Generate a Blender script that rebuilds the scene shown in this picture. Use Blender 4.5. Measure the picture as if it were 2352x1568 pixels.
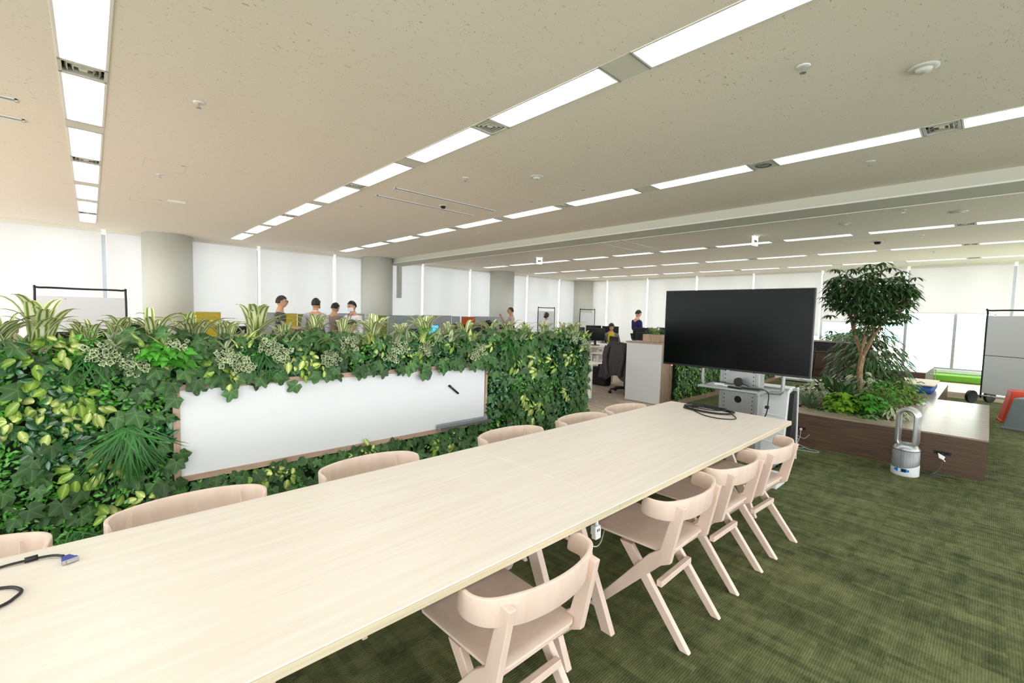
import bpy, bmesh, math, random
import numpy as np
from mathutils import Matrix, Vector
C = bpy.context
for _o in list(bpy.data.objects): bpy.data.objects.remove(_o)
SC = C.scene
COL = SC.collection
PI = math.pi

# ------------------------------------------------------------------ camera
F_PX, YAW, PITCH, ROLL, CAM_H = 1030.52, .75441571, -.06134471, .02482814, 1.5
_f = Vector((math.sin(YAW)*math.cos(PITCH), math.cos(YAW)*math.cos(PITCH), math.sin(PITCH)))
_r = Vector((math.cos(YAW), -math.sin(YAW), 0)); _u = _r.cross(_f)
_r, _u = _r*math.cos(ROLL)+_u*math.sin(ROLL), -_r*math.sin(ROLL)+_u*math.cos(ROLL)
cam = bpy.data.objects.new('camera', bpy.data.cameras.new('camera'))
COL.objects.link(cam)
cam.matrix_world = Matrix(((_r.x, _u.x, -_f.x, 0), (_r.y, _u.y, -_f.y, 0), (_r.z, _u.z, -_f.z, CAM_H), (0, 0, 0, 1)))
cam.data.sensor_width = 36; cam.data.lens = F_PX/2352*36; cam.data.clip_start = .02; cam.data.clip_end = 300
SC.camera = cam
# ------------------------------------------------------------------ world, exposure
SC.view_settings.view_transform = 'Standard'; SC.view_settings.look = 'None'
SC.view_settings.gamma = 1; SC.view_settings.use_curve_mapping = False
SC.view_settings.exposure = 0.82
SC.cycles.use_denoising = True
SC.cycles.max_bounces = 7; SC.cycles.diffuse_bounces = 5; SC.cycles.glossy_bounces = 3
SC.cycles.transmission_bounces = 5; SC.cycles.transparent_max_bounces = 8
SC.cycles.caustics_reflective = False; SC.cycles.caustics_refractive = False
SC.cycles.sample_clamp_indirect = 4.0
SC.cycles.use_adaptive_sampling = True; SC.cycles.adaptive_threshold = .02
W = bpy.data.worlds.new('overcast_sky'); SC.world = W; W.use_nodes = True
W.node_tree.nodes['Background'].inputs[0].default_value = (.94, .975, 1.0, 1)
W.node_tree.nodes['Background'].inputs[1].default_value = 2.8
sun = bpy.data.objects.new('sun', bpy.data.lights.new('sun', 'SUN')); COL.objects.link(sun); sun.data.energy = 9.0; sun.data.angle = .02; sun.data.color = (1, .97, .92)
sun.rotation_euler = Vector((.62, .10, -.78)).to_track_quat('-Z', 'Y').to_euler()
LAMP = 8.0       # radiance of the ceiling lamps' lenses

# ------------------------------------------------------------------ helpers
def lin(c):
    return tuple((x/255/12.92 if x/255 <= .04045 else ((x/255+.055)/1.055)**2.4) for x in c)
def mat(name, col=(200, 200, 200), rough=.5, metal=0.0, spec=.5, build=None, **k):
    m = bpy.data.materials.new(name); m.use_nodes = True
    nt = m.node_tree; b = nt.nodes['Principled BSDF']
    b.inputs['Base Color'].default_value = (*lin(col), 1); b.inputs['Roughness'].default_value = rough
    b.inputs['Metallic'].default_value = metal; b.inputs['Specular IOR Level'].default_value = spec
    for kk, v in k.items():
        b.inputs[kk.replace('_', ' ')].default_value = v
    if build: build(nt, b)
    return m
def N(nt, t, **k):
    n = nt.nodes.new(t)
    for a, v in k.items():
        if a.startswith('i_'):
            n.inputs[int(a[2:])].default_value = v
        else: setattr(n, a, v)
    return n
def coords(nt, scale=(1, 1, 1), kind='Object', rot=(0, 0, 0)):
    t = N(nt, 'ShaderNodeTexCoord'); m = N(nt, 'ShaderNodeMapping')
    m.inputs['Scale'].default_value = scale; m.inputs['Rotation'].default_value = rot
    nt.links.new(t.outputs[kind], m.inputs[0]); return m.outputs[0]
def ramp(nt, fac, stops):
    r = N(nt, 'ShaderNodeValToRGB'); e = r.color_ramp.elements
    while len(e) < len(stops): e.new(.5)
    for i, (p, c) in enumerate(stops):
        e[i].position = p; e[i].color = (*lin(c), 1)
    nt.links.new(fac, r.inputs[0]); return r.outputs[0]
def bump(nt, b, h, strength=.2, dist=.002):
    n = N(nt, 'ShaderNodeBump'); n.inputs['Strength'].default_value = strength; n.inputs['Distance'].default_value = dist
    nt.links.new(h, n.inputs['Height']); nt.links.new(n.outputs[0], b.inputs['Normal'])
def noise(nt, vec, scale, detail=3, rough=.5):
    n = N(nt, 'ShaderNodeTexNoise'); n.inputs['Scale'].default_value = scale; n.inputs['Detail'].default_value = detail
    n.inputs['Roughness'].default_value = rough; nt.links.new(vec, n.inputs['Vector']); return n.outputs['Fac']
def wood(c1, c2, sc=(1, 14, 14), s=3.0, rough=.45, lo=.35, hi=.65, **k):
    def bld(nt, b):
        v = coords(nt, sc); f = noise(nt, v, s, 5, .6)
        nt.links.new(ramp(nt, f, [(lo, c1), (hi, c2)]), b.inputs['Base Color']); bump(nt, b, f, .05, .001)
    return mat('wood', rough=rough, build=bld, **k)

M = {}
M['white'] = mat('white_paint', (232, 232, 228), .5)
M['wallpaint'] = mat('wall_paint', (225, 224, 212), .7)
M['beam'] = mat('beam_board', (206, 206, 192), .8, spec=.2)
M['column'] = mat('column_paint', (204, 205, 196), .7)
M['plate'] = mat('ceiling_plate_paint', (214, 213, 200), .6)
M['plastic_white'] = mat('white_plastic', (235, 237, 240), .35)
M['black'] = mat('black_plastic', (22, 22, 24), .45)
M['black_soft'] = mat('black_fabric', (20, 20, 22), .9)
M['black_metal'] = mat('black_metal', (18, 18, 20), .35, .2)
M['grey_metal'] = mat('grey_metal', (172, 174, 176), .38, .6)
M['silver'] = mat('silver_metal', (190, 192, 195), .3, .8)
M['alu'] = mat('aluminium', (170, 175, 178), .35, .8)
M['dark'] = mat('dark_gap', (14, 14, 14), .8)
M['screen'] = mat('black_screen', (13, 14, 15), .22, spec=.35)
M['screen_tv'] = mat('television_glass', (7, 8, 9), .22, spec=.12)
M['wb'] = mat('whiteboard_enamel', (236, 238, 243), .28, spec=.35)
M['wb_soft'] = mat('whiteboard_grey', (216, 218, 222), .45)
M['cab'] = mat('cabinet_laminate', (206, 208, 208), .5)
M['blue'] = mat('blue_plastic', (25, 80, 150), .4)
M['blue_disp'] = mat('blue_display', (30, 130, 215), .3)
M['blue_vga'] = mat('blue_connector', (45, 60, 150), .4)
M['red'] = mat('red_plastic', (215, 70, 45), .5)
M['bench_grey'] = mat('grey_plastic', (128, 138, 142), .5)
M['mesh_grey'] = mat('perforated_grey', (150, 152, 155), .5, .3)
M['led_red'] = mat('red_led', (255, 60, 60), .4, Emission_Color=(1, .1, .1, 1), Emission_Strength=3.0)
M['felt_yellow'] = mat('yellow_felt', (186, 164, 42), .9)
M['felt_olive'] = mat('olive_felt', (128, 138, 62), .9)
M['felt_grey'] = mat('grey_felt', (168, 168, 172), .9)
M['felt_teal'] = mat('teal_grey_felt', (158, 172, 174), .9)
M['felt_orange'] = mat('orange_felt', (190, 92, 40), .9)
M['paper'] = mat('paper', (236, 236, 232), .7)
M['cup_red'] = mat('wine_cup', (120, 30, 48), .5)
def b_bark(nt, b):
    f = noise(nt, coords(nt, (30, 30, 9)), 2.0, 5, .65); nt.links.new(ramp(nt, f, [(.32, (96, 76, 56)), (.5, (148, 120, 90)), (.68, (184, 160, 128))]), b.inputs['Base Color']); bump(nt, b, f, .6, .006)
M['bark'] = mat('bark', (140, 110, 82), .8)
M['bark_tree'] = mat('tree_bark', (140, 110, 82), .8, build=b_bark)
M['chips'] = mat('bark_chips', (205, 180, 140), .8)
M['chips2'] = mat('brown_bark_chips', (150, 120, 88), .85)
M['soil'] = mat('soil', (50, 42, 30), .95)
M['backing'] = mat('dark_backing', (26, 44, 24), .95)
M['turf'] = mat('artificial_turf', (112, 172, 52), .95)
M['screen_on'] = mat('lit_screen', (40, 110, 210), .4, Emission_Color=(.10, .35, .8, 1), Emission_Strength=1.0)
M['table'] = wood((234, 222, 209), (240, 231, 222), (.9, 16, 16), 2.2, .38)
M['table_edge'] = wood((206, 192, 164), (224, 211, 184), (1, 18, 30), 2.5, .45)
M['chair'] = wood((229, 204, 190), (237, 215, 202), (8, 8, 2), 1.6, .45)
M['frame_wood'] = wood((178, 148, 130), (196, 168, 148), (3, 3, 12), 1.5, .5)
M['cab_wood'] = wood((158, 132, 110), (182, 156, 132), (14, 14, 1.2), 2.5, .5)
M['walnut'] = wood((70, 52, 40), (104, 80, 62), (10, 1.2, 26), 2.2, .45, .3, .7)
M['walnut_top'] = wood((150, 134, 118), (172, 156, 138), (12, 1.0, 12), 2.2, .24, .35, .65)
M['deck'] = wood((212, 192, 166), (232, 214, 190), (10, 1, 10), 2.2, .45)

def b_lens(nt, b):
    b.inputs['Emission Color'].default_value = (.93, .98, 1.0, 1); b.inputs['Emission Strength'].default_value = LAMP
M['lens'] = mat('lamp_lens', (240, 240, 240), .5, build=b_lens)
M['reflector'] = mat('lamp_reflector', (240, 242, 242), .4)

def b_ceil(nt, b):
    v = coords(nt); n1 = noise(nt, v, 3, 2)
    v2 = coords(nt, (1, 2.2, 1), rot=(0, 0, .5)); vo = N(nt, 'ShaderNodeTexNoise'); vo.inputs['Scale'].default_value = 34; vo.inputs['Detail'].default_value = 1.5
    vo.inputs['Distortion'].default_value = 1.2
    nt.links.new(v2, vo.inputs['Vector'])
    big = noise(nt, v, 1.3, 1)
    mu = N(nt, 'ShaderNodeMath', operation='ADD'); nt.links.new(vo.outputs['Fac'], mu.inputs[0])
    ms = N(nt, 'ShaderNodeMath', operation='MULTIPLY'); ms.inputs[1].default_value = .10; nt.links.new(big, ms.inputs[0]); nt.links.new(ms.outputs[0], mu.inputs[1])
    c = ramp(nt, mu.outputs[0], [(0.0, (236, 229, 216)), (.735, (236, 229, 216)), (.775, (184, 175, 152))])
    nt.links.new(c, b.inputs['Base Color']); bump(nt, b, noise(nt, v, 260, 2), .12, .002)
M['ceiling'] = mat('mineral_ceiling_board', (214, 204, 178), .9, spec=.2, build=b_ceil)

def carpet(name, base, dark, light, rot=0.0, amt=1.0):
    def bld(nt, b):
        v = coords(nt, rot=(0, 0, rot))
        def mul(a, k):
            m = N(nt, 'ShaderNodeMath', operation='MULTIPLY'); nt.links.new(a, m.inputs[0]); m.inputs[1].default_value = k; return m.outputs[0]
        def add(a, c):
            m = N(nt, 'ShaderNodeMath', operation='ADD'); nt.links.new(a, m.inputs[0]); nt.links.new(c, m.inputs[1]); return m.outputs[0]
        def bricks(w, h, off):
            br = N(nt, 'ShaderNodeTexBrick'); br.offset = off; br.inputs['Scale'].default_value = 1.0; br.inputs['Mortar Size'].default_value = 0
            br.inputs['Brick Width'].default_value = w; br.inputs['Row Height'].default_value = h
            br.inputs['Color1'].default_value = (0, 0, 0, 1); br.inputs['Color2'].default_value = (1, 1, 1, 1); nt.links.new(v, br.inputs['Vector']); return br.outputs['Color']
        b1, b2, b3 = bricks(1.0, .25, .5), bricks(.23, .034, .37), bricks(.125, .0625, .43)
        vs = coords(nt, (3.0, 9, 1), rot=(0, 0, rot)); n1 = noise(nt, vs, 1.6, 3, .55)
        vs2 = coords(nt, (12, 60, 1), rot=(0, 0, rot)); n2 = noise(nt, vs2, 2.0, 2, .6)
        fine = noise(nt, v, 240, 2); big = noise(nt, v, .9, 2)
        s = add(add(add(mul(n1, .34), mul(n2, .20)), add(mul(b1, .05), mul(b2, .12))), add(add(mul(b3, .05), mul(fine, .20)), mul(big, .12)))
        c = ramp(nt, s, [(.36, dark), (.52, base), (.68, light)])
        nt.links.new(c, b.inputs['Base Color'])
        w = N(nt, 'ShaderNodeTexWave'); w.bands_direction = 'X'; w.inputs['Scale'].default_value = 30; w.inputs['Distortion'].default_value = .8
        w.inputs['Detail'].default_value = 1; nt.links.new(v, w.inputs['Vector'])
        bump(nt, b, add(mul(w.outputs['Fac'], .8), mul(fine, .8)), .38, .003)
    return mat(name, base, .97, spec=.1, build=bld)
M['carpet_green'] = carpet('green_carpet', (91, 97, 65), (55, 62, 40), (119, 124, 85), PI/2)
M['carpet_beige'] = carpet('beige_carpet', (196, 182, 166), (166, 150, 134), (216, 203, 188), PI/2)

def b_blind(nt, b):
    nt.nodes.remove(b); out = nt.nodes['Material Output']
    t = N(nt, 'ShaderNodeBsdfTranslucent'); d = N(nt, 'ShaderNodeBsdfDiffuse'); mx = N(nt, 'ShaderNodeMixShader'); mx.inputs[0].default_value = .48
    t.inputs[0].default_value = (.73, .71, .71, 1); d.inputs[0].default_value = (.86, .85, .84, 1)
    nt.links.new(d.outputs[0], mx.inputs[1]); nt.links.new(t.outputs[0], mx.inputs[2]); nt.links.new(mx.outputs[0], out.inputs[0])
M['blind'] = mat('roller_blind_fabric', build=b_blind)
def b_glass(nt, b):
    nt.nodes.remove(b); out = nt.nodes['Material Output']
    t = N(nt, 'ShaderNodeBsdfTransparent'); t.inputs[0].default_value = (.93, .97, .96, 1); g = N(nt, 'ShaderNodeBsdfGlossy'); g.inputs['Roughness'].default_value = .02
    mx = N(nt, 'ShaderNodeMixShader'); mx.inputs[0].default_value = .05
    nt.links.new(t.outputs[0], mx.inputs[1]); nt.links.new(g.outputs[0], mx.inputs[2]); nt.links.new(mx.outputs[0], out.inputs[0])
M['glass'] = mat('window_glass', build=b_glass)
M['facade'] = mat('facade_panel', (238, 234, 226), .7)
M['facade_glass'] = mat('facade_glass', (138, 166, 166), .6, spec=.1)

def leafmat(name, stops, tone=.25, rough=.45, trans=.12, spec=.4):
    """colour runs from the midrib (0) to the rim (1) of each leaf, with a tone of its own per leaf"""
    def bld(nt, b):
        a = N(nt, 'ShaderNodeAttribute'); a.attribute_name = 'g'; t = N(nt, 'ShaderNodeAttribute'); t.attribute_name = 'tone'
        c = ramp(nt, a.outputs['Fac'], stops)
        h = N(nt, 'ShaderNodeHueSaturation'); mr = N(nt, 'ShaderNodeMapRange'); mr.inputs['To Min'].default_value = 1-tone; mr.inputs['To Max'].default_value = 1+tone
        nt.links.new(t.outputs['Fac'], mr.inputs['Value']); nt.links.new(mr.outputs[0], h.inputs['Value']); nt.links.new(c, h.inputs['Color'])
        nt.links.new(h.outputs[0], b.inputs['Base Color'])
    return mat(name, (60, 100, 50), rough, spec=spec, build=bld)
M['ivy'] = leafmat('ivy_leaf', [(0, (112, 142, 88)), (.09, (68, 106, 56)), (1, (54, 92, 47))], .45, .5)
M['box'] = leafmat('small_green_leaf', [(0, (112, 178, 66)), (.3, (70, 146, 44)), (1, (48, 116, 34))], .5, .3, spec=.6)
M['glossy'] = leafmat('glossy_dark_leaf', [(0, (84, 136, 80)), (.2, (40, 98, 50)), (1, (32, 84, 42))], .4, .2, spec=.7)
M['pale'] = leafmat('pale_green_leaf', [(0, (232, 238, 178)), (.35, (196, 212, 122)), (1, (134, 166, 68))], .22, .4)
M['pale2'] = leafmat('yellow_green_leaf', [(0, (190, 210, 120)), (.3, (142, 176, 72)), (1, (110, 150, 54))], .25, .4)
M['stripe'] = leafmat('striped_blade', [(0, (238, 238, 208)), (.28, (226, 230, 188)), (.40, (104, 128, 66)), (.66, (120, 142, 74)), (.8, (214, 220, 160)), (1, (204, 212, 146))], .16, .4)
M['frill'] = leafmat('frilled_variegated_leaf', [(0, (86, 116, 74)), (.62, (112, 138, 92)), (.80, (196, 204, 160)), (1, (222, 226, 190))], .25, .5)
M['grass'] = leafmat('dark_grass_blade', [(0, (52, 118, 40)), (1, (34, 92, 30))], .4, .45)
M['fern'] = leafmat('bright_fern', [(0, (76, 150, 40)), (1, (54, 126, 34))], .40, .45)
M['fern2'] = leafmat('yellow_fern', [(0, (116, 160, 44)), (1, (96, 142, 34))], .35, .5)
M['treeleaf'] = leafmat('tree_leaf', [(0, (112, 144, 92)), (.2, (70, 108, 58)), (1, (58, 94, 50))], .45, .35, spec=.5)
M['greyleaf'] = leafmat('grey_green_leaf', [(0, (130, 150, 118)), (1, (84, 106, 80))], .3, .5)
M['silverleaf'] = leafmat('silver_mottled_leaf', [(0, (120, 146, 104)), (.4, (176, 188, 150)), (.8, (196, 204, 170)), (1, (110, 136, 90))], .2, .5)

class MB:
    """collects simple shapes and links them as one mesh object"""
    def __init__(s): s.v = []; s.f = []; s.mi = []; s.m = 0
    def add(s, vs, fs):
        o = len(s.v); s.v += [tuple(x) for x in vs]; s.f += [tuple(i+o for i in f) for f in fs]; s.mi += [s.m]*len(fs); return s
    def box(s, a, b, M4=None):
        x0, y0, z0 = a; x1, y1, z1 = b
        vs = [(x0, y0, z0), (x1, y0, z0), (x1, y1, z0), (x0, y1, z0), (x0, y0, z1), (x1, y0, z1), (x1, y1, z1), (x0, y1, z1)]
        if M4: vs = [tuple(M4 @ Vector(v)) for v in vs]
        return s.add(vs, [(0, 3, 2, 1), (4, 5, 6, 7), (0, 1, 5, 4), (1, 2, 6, 5), (2, 3, 7, 6), (3, 0, 4, 7)])
    def prism(s, poly, axis, a, b):
        """extrude a 2D polygon (in the other two axes, in order) from a to b along axis"""
        n = len(poly)
        def p(q, t): return {'x': (t, q[0], q[1]), 'y': (q[0], t, q[1]), 'z': (q[0], q[1], t)}[axis]
        vs = [p(q, a) for q in poly]+[p(q, b) for q in poly]
        return s.add(vs, [tuple(range(n)), tuple(range(2*n-1, n-1, -1))]+[(i, i+n, (i+1) % n+n, (i+1) % n) for i in range(n)])
    def tube(s, pts, r, n=8, closed=False, cap=True):
        pts = [Vector(p) for p in pts]; m = len(pts); rs = r if isinstance(r, (list, tuple)) else [r]*m
        vs = []; up = None
        for i, p in enumerate(pts):
            t = (pts[(i+1) % m]-pts[i-1]) if closed else (pts[min(i+1, m-1)]-pts[max(i-1, 0)])
            t = t.normalized() if t.length else Vector((0, 0, 1))
            if up is None:
                up = Vector((0, 0, 1)) if abs(t.z) < .9 else Vector((1, 0, 0))
            x = (up-t*up.dot(t))
            x = x.normalized() if x.length > 1e-6 else t.orthogonal().normalized()
            up = x; y = t.cross(x)
            vs += [p+(x*math.cos(2*PI*k/n)+y*math.sin(2*PI*k/n))*rs[i] for k in range(n)]
        fs = []
        for i in range(m if closed else m-1):
            j = (i+1) % m
            fs += [(i*n+k, i*n+(k+1) % n, j*n+(k+1) % n, j*n+k) for k in range(n)]
        if cap and not closed: fs += [tuple(range(n-1, -1, -1)), tuple((m-1)*n+k for k in range(n))]
        return s.add(vs, fs)
    def lathe(s, prof, c=(0, 0, 0), n=24, sx=1, sy=1):
        vs = []; fs = []; m = len(prof)
        for r, z in prof: vs += [(c[0]+r*sx*math.cos(2*PI*k/n), c[1]+r*sy*math.sin(2*PI*k/n), c[2]+z) for k in range(n)]
        for i in range(m-1): fs += [(i*n+k, i*n+(k+1) % n, (i+1)*n+(k+1) % n, (i+1)*n+k) for k in range(n)]
        fs += [tuple(range(n-1, -1, -1)), tuple((m-1)*n+k for k in range(n))]
        return s.add(vs, fs)
    def cyl(s, c, r, h, n=16): return s.lathe([(r, 0), (r, h)], c, n)
    def disc_x(s, c, r, t, n=20):
        vs = [(c[0]+d, c[1]+r*math.cos(2*PI*k/n), c[2]+r*math.sin(2*PI*k/n)) for d in (-t/2, t/2) for k in range(n)]
        return s.add(vs, [tuple(range(n-1, -1, -1)), tuple(range(n, 2*n))]+[(k, (k+1) % n, n+(k+1) % n, n+k) for k in range(n)])
    def ball(s, c, r, n=12, m=8, sc=(1, 1, 1)):
        vs = []; fs = []
        for i in range(m+1):
            a = PI*i/m
            vs += [(c[0]+r*sc[0]*math.sin(a)*math.cos(2*PI*k/n), c[1]+r*sc[1]*math.sin(a)*math.sin(2*PI*k/n), c[2]-r*sc[2]*math.cos(a)) for k in range(n)]
        for i in range(m): fs += [(i*n+k, i*n+(k+1) % n, (i+1)*n+(k+1) % n, (i+1)*n+k) for k in range(n)]
        return s.add(vs, fs)
    def build(s, name, m, parent=None, smooth=False, bevel=0, seg=2, loc=None, rotz=0):
        me = bpy.data.meshes.new(name); me.from_pydata(s.v, [], s.f)
        for x in (m if isinstance(m, list) else [m]): me.materials.append(x)
        if any(s.mi): me.polygons.foreach_set('material_index', s.mi)
        bm = bmesh.new(); bm.from_mesh(me); bmesh.ops.recalc_face_normals(bm, faces=bm.faces); bm.to_mesh(me); bm.free()
        if smooth: me.shade_smooth() if hasattr(me, 'shade_smooth') else me.polygons.foreach_set('use_smooth', [True]*len(me.polygons))
        o = bpy.data.objects.new(name, me); COL.objects.link(o)
        if bevel:
            md = o.modifiers.new('bevel', 'BEVEL'); md.width = bevel; md.segments = seg; md.limit_method = 'ANGLE'; md.angle_limit = .6
            if seg > 1 and not smooth:
                me.polygons.foreach_set('use_smooth', [True]*len(me.polygons)); md.harden_normals = True
        if loc is not None: o.location = loc
        if rotz: o.rotation_euler = (0, 0, rotz)
        if parent: o.parent = parent
        return o
def tag(o, label, cat, group=None, kind=None):
    o['label'] = label; o['category'] = cat
    if group: o['group'] = group
    if kind: o['kind'] = kind
    return o
def thing(name, label, cat, loc=(0, 0, 0), rotz=0, group=None):
    o = bpy.data.objects.new(name, None); COL.objects.link(o); o.empty_display_size = .1
    o.location = loc; o.rotation_euler = (0, 0, rotz); return tag(o, label, cat, group)
def struct(o, label=None):
    o['kind'] = 'structure'
    if label: o['label'] = label
    return o
def children_of(o): return [c for c in COL.objects if c.parent == o]
def dup(src, loc, rotz=0, label=None, group=None, kids=None):
    kids = kids or KIDS.setdefault(src.name, [(c, children_of(c)) for c in children_of(src)])
    r = src.copy(); COL.objects.link(r); r.location = loc; r.rotation_euler = (0, 0, rotz)
    if label: r['label'] = label
    if group: r['group'] = group
    for c, gs in kids:
        d = c.copy(); COL.objects.link(d); d.parent = r
        for g in gs:
            e = g.copy(); COL.objects.link(e); e.parent = d
    return r
KIDS = {}
ORD = ['first', 'second', 'third', 'fourth', 'fifth', 'sixth', 'seventh', 'eighth', 'ninth', 'tenth', 'eleventh', 'twelfth', 'thirteenth', 'fourteenth',
       'fifteenth', 'sixteenth', 'seventeenth', 'eighteenth', 'nineteenth', 'twentieth']
def smooth_path(pts, n=6):
    """Catmull-Rom through the points"""
    P = [Vector(p) for p in pts]; out = []
    for i in range(len(P)-1):
        a, b, c, d = P[max(i-1, 0)], P[i], P[i+1], P[min(i+2, len(P)-1)]
        for k in range(n):
            t = k/n; out.append(.5*((2*b)+(c-a)*t+(2*a-5*b+4*c-d)*t*t+(3*b-a-3*c+d)*t**3))
    return out+[P[-1]]

# ------------------------------------------------------------------ leaves
def T_ovate(w=.5, fold=.12, droop=.15, segs=4):
    v = []; g = []
    for i in range(segs+1):
        t = i/segs; h = w*.5*math.sin(PI*min(1, t*.93+.07)**.8)*(1 if i < segs else 0); z = -droop*t*t
        for k, x in ((-1, -h), (0, 0), (1, h)):
            v.append((x, t, z+abs(k)*fold*h*2)); g.append(abs(k))
    f = []
    for i in range(segs):
        for k in (0, 1):
            a = i*3+k; f.append((a, a+1, a+4, a+3))
    return v, f, g
def T_ivy():
    v = [(0, 0, 0)]; g = [0]; f = []
    pol = [(-158, .34, 1), (-122, .52, 0), (-92, .50, 1), (-56, .80, 0), (-40, .70, 1), (-24, .62, 1), (-10, .86, .5), (0, .96, 0), (10, .86, .5), (24, .62, 1), (40, .70, 1), (56, .80, 0), (92, .50, 1), (122, .52, 0), (158, .34, 1)]
    for a, r, gg in pol:
        a = math.radians(a); v.append((r*math.sin(a), r*math.cos(a)+.0, (-.18*r*r if gg == 0 else .05-.14*r*r))); g.append(gg)
    for i in range(1, len(pol)): f.append((0, i, i+1))
    v = [(x, y+.18, z) for x, y, z in v]
    return v, f, g
def T_small():
    return [(0, 0, 0), (-.28, .45, .07), (0, .5, 0), (.28, .45, .07), (0, 1, -.1)], [(0, 2, 1), (0, 3, 2), (1, 2, 4), (2, 3, 4)], [0, 1, 0, 1, .3]
def T_blade(w=.07, bend=1.0, segs=6, rise=1.0):
    """arching blade with 5 verts across; starts upward along y+z"""
    v = []; g = []; f = []
    for i in range(segs+1):
        t = i/segs; ww = w*math.sin(PI*(.18+.82*t))**.6*(1-.0*t) if i < segs else .002
        y = t*(.35+.35*bend*t); z = rise*(t-.62*bend*t*t)
        for k in (-2, -1, 0, 1, 2):
            v.append((k/2*ww, y, z-abs(k)*.15*ww+abs(k)*.3*ww)); g.append(abs(k)/2)
    for i in range(segs):
        for k in range(4):
            a = i*5+k; f.append((a, a+1, a+6, a+5))
    return v, f, g
def T_strip(w=.04, segs=4, bend=.6):
    v = []; g = []; f = []
    for i in range(segs+1):
        t = i/segs; ww = w*(1-t)**.5*.5 if i < segs else .001
        for k in (-1, 1): v.append((k*ww, t, -bend*t*t*.5)); g.append(t)
    for i in range(segs): f.append((i*2, i*2+1, i*2+3, i*2+2))
    return v, f, g
def T_frill():
    v = [(0, 0, 0)]; g = [0]; f = []; n = 12
    for r, gg in ((.55, .45), (1, 1)):
        for i in range(n):
            a = 2*PI*i/n; rr = r*(1+(.22 if i % 3 == 0 else -.16 if i % 3 == 1 else .05)*(r > .9)); v.append((rr*.5*math.sin(a), .5+rr*.5*math.cos(a), .16*(r > .9)*(1 if i % 2 else -1))); g.append(gg)
    for i in range(n): f.append((0, 1+i, 1+(i+1) % n)); f.append((1+i, 1+n+i, 1+n+(i+1) % n, 1+(i+1) % n))
    return v, f, g
def basis(normal, tip):
    n = np.array(normal, float); n /= np.linalg.norm(n)
    t = np.array(tip, float); t = t-n*(t@n); t /= (np.linalg.norm(t)+1e-9)
    return np.stack([np.cross(t, n), t, n], 1)
def leaves(name, tmpl, items, m, parent=None):
    """items: list of (basis 3x3, location, scale, tone); one mesh for all"""
    tv = np.array(tmpl[0], float); tg = np.array(tmpl[2], float); K = len(items); n = len(tv)
    B = np.array([i[0]*i[2] for i in items]); L = np.array([i[1] for i in items], float); T = np.array([i[3] for i in items], float)
    V = (np.einsum('kij,nj->kni', B, tv)+L[:, None, :]).reshape(-1, 3)
    faces = tmpl[1]; ls = np.array([len(f) for f in faces]); flat = np.concatenate([np.array(f) for f in faces])
    loops = (flat[None, :]+(np.arange(K)*n)[:, None]).reshape(-1); tot = np.tile(ls, K); start = np.concatenate([[0], np.cumsum(tot)[:-1]])
    me = bpy.data.meshes.new(name); me.vertices.add(len(V)); me.vertices.foreach_set('co', V.reshape(-1).astype(np.float32))
    me.loops.add(len(loops)); me.loops.foreach_set('vertex_index', loops.astype(np.int32))
    me.polygons.add(len(tot)); me.polygons.foreach_set('loop_start', start.astype(np.int32))
    try: me.polygons.foreach_set('loop_total', tot.astype(np.int32))
    except Exception: pass
    me.update(calc_edges=True); me.materials.append(m)
    a = me.attributes.new('g', 'FLOAT', 'POINT'); a.data.foreach_set('value', np.tile(tg, K).astype(np.float32))
    a = me.attributes.new('tone', 'FLOAT', 'POINT'); a.data.foreach_set('value', np.repeat(T, n).astype(np.float32))
    me.validate()
    o = bpy.data.objects.new(name, me); COL.objects.link(o)
    if parent: o.parent = parent
    return o
TM = dict(ovate=T_ovate(), ivy=T_ivy(), small=T_small(), blade=T_blade(.062, .95, 8, 1.3), strip=T_strip(), frill=T_frill(), long=T_ovate(.28, .1, .35, 5), round=T_ovate(.8, .08, .2, 4), bigblade=T_blade(.075, .85, 8, 1.35))
RNG = random.Random(7)
def U(a, b): return RNG.uniform(a, b)

# ================================================================== the room
ZC = 3.0; YW = 12.6; XW = 15.9; X0 = -6.0; Y0 = -6.0
m = MB(); m.box((X0, Y0, -.1), (XW+.3, 3.74, 0)); struct(m.build('floor', M['carpet_green']), 'green carpet floor of the meeting corner')
m = MB(); m.box((X0, 3.74, -.1), (XW+.3, YW+.3, 0)); struct(m.build('floor_office', M['carpet_beige']), 'beige carpet floor of the open office'); 
STRIPX = [-2.39, 0.003, 2.387, 4.785, 9.55, 11.95, 14.38]; HW = .118; YEND = 11.56
m = MB()
xs = [X0]+[v for x in STRIPX for v in (x-HW, x+HW)]+[XW+.2]
for a, b in zip(xs[::2], xs[1::2]): m.box((a, Y0, ZC), (b, YW+.2, ZC+.1))
for x in STRIPX: m.box((x-HW, YEND, ZC), (x+HW, YW+.2, ZC+.1))
m.box((X0-.2, Y0-.2, ZC+.16), (XW+.4, YW+.4, ZC+.26))  # unseen slab over the boards, added to keep sky light out of the slots
struct(m.build('ceiling', M['ceiling']), 'khaki mineral board ceiling with small pits')
m = MB(); m.box((6.4, Y0, 2.87), (7.0, 12.45, ZC+.02)); struct(m.build('trim_1', M['beam']), 'shallow downstand beam across the ceiling')
m = MB(); m.box((6.385, Y0, 2.862), (6.41, 12.45, 2.878)); m.box((6.97, Y0, 2.862), (6.985, 12.45, 2.872)); struct(m.build('trim_2', M['white']), 'thin white edge bead under the beam')
m = MB(); m.box((7.06, Y0, 2.985), (7.10, 12.4, 3.0)); m.box((7.14, Y0, 2.985), (7.18, 12.4, 3.0)); m.m = 1; m.box((7.10, Y0, 2.995), (7.14, 12.4, 3.0))
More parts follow.
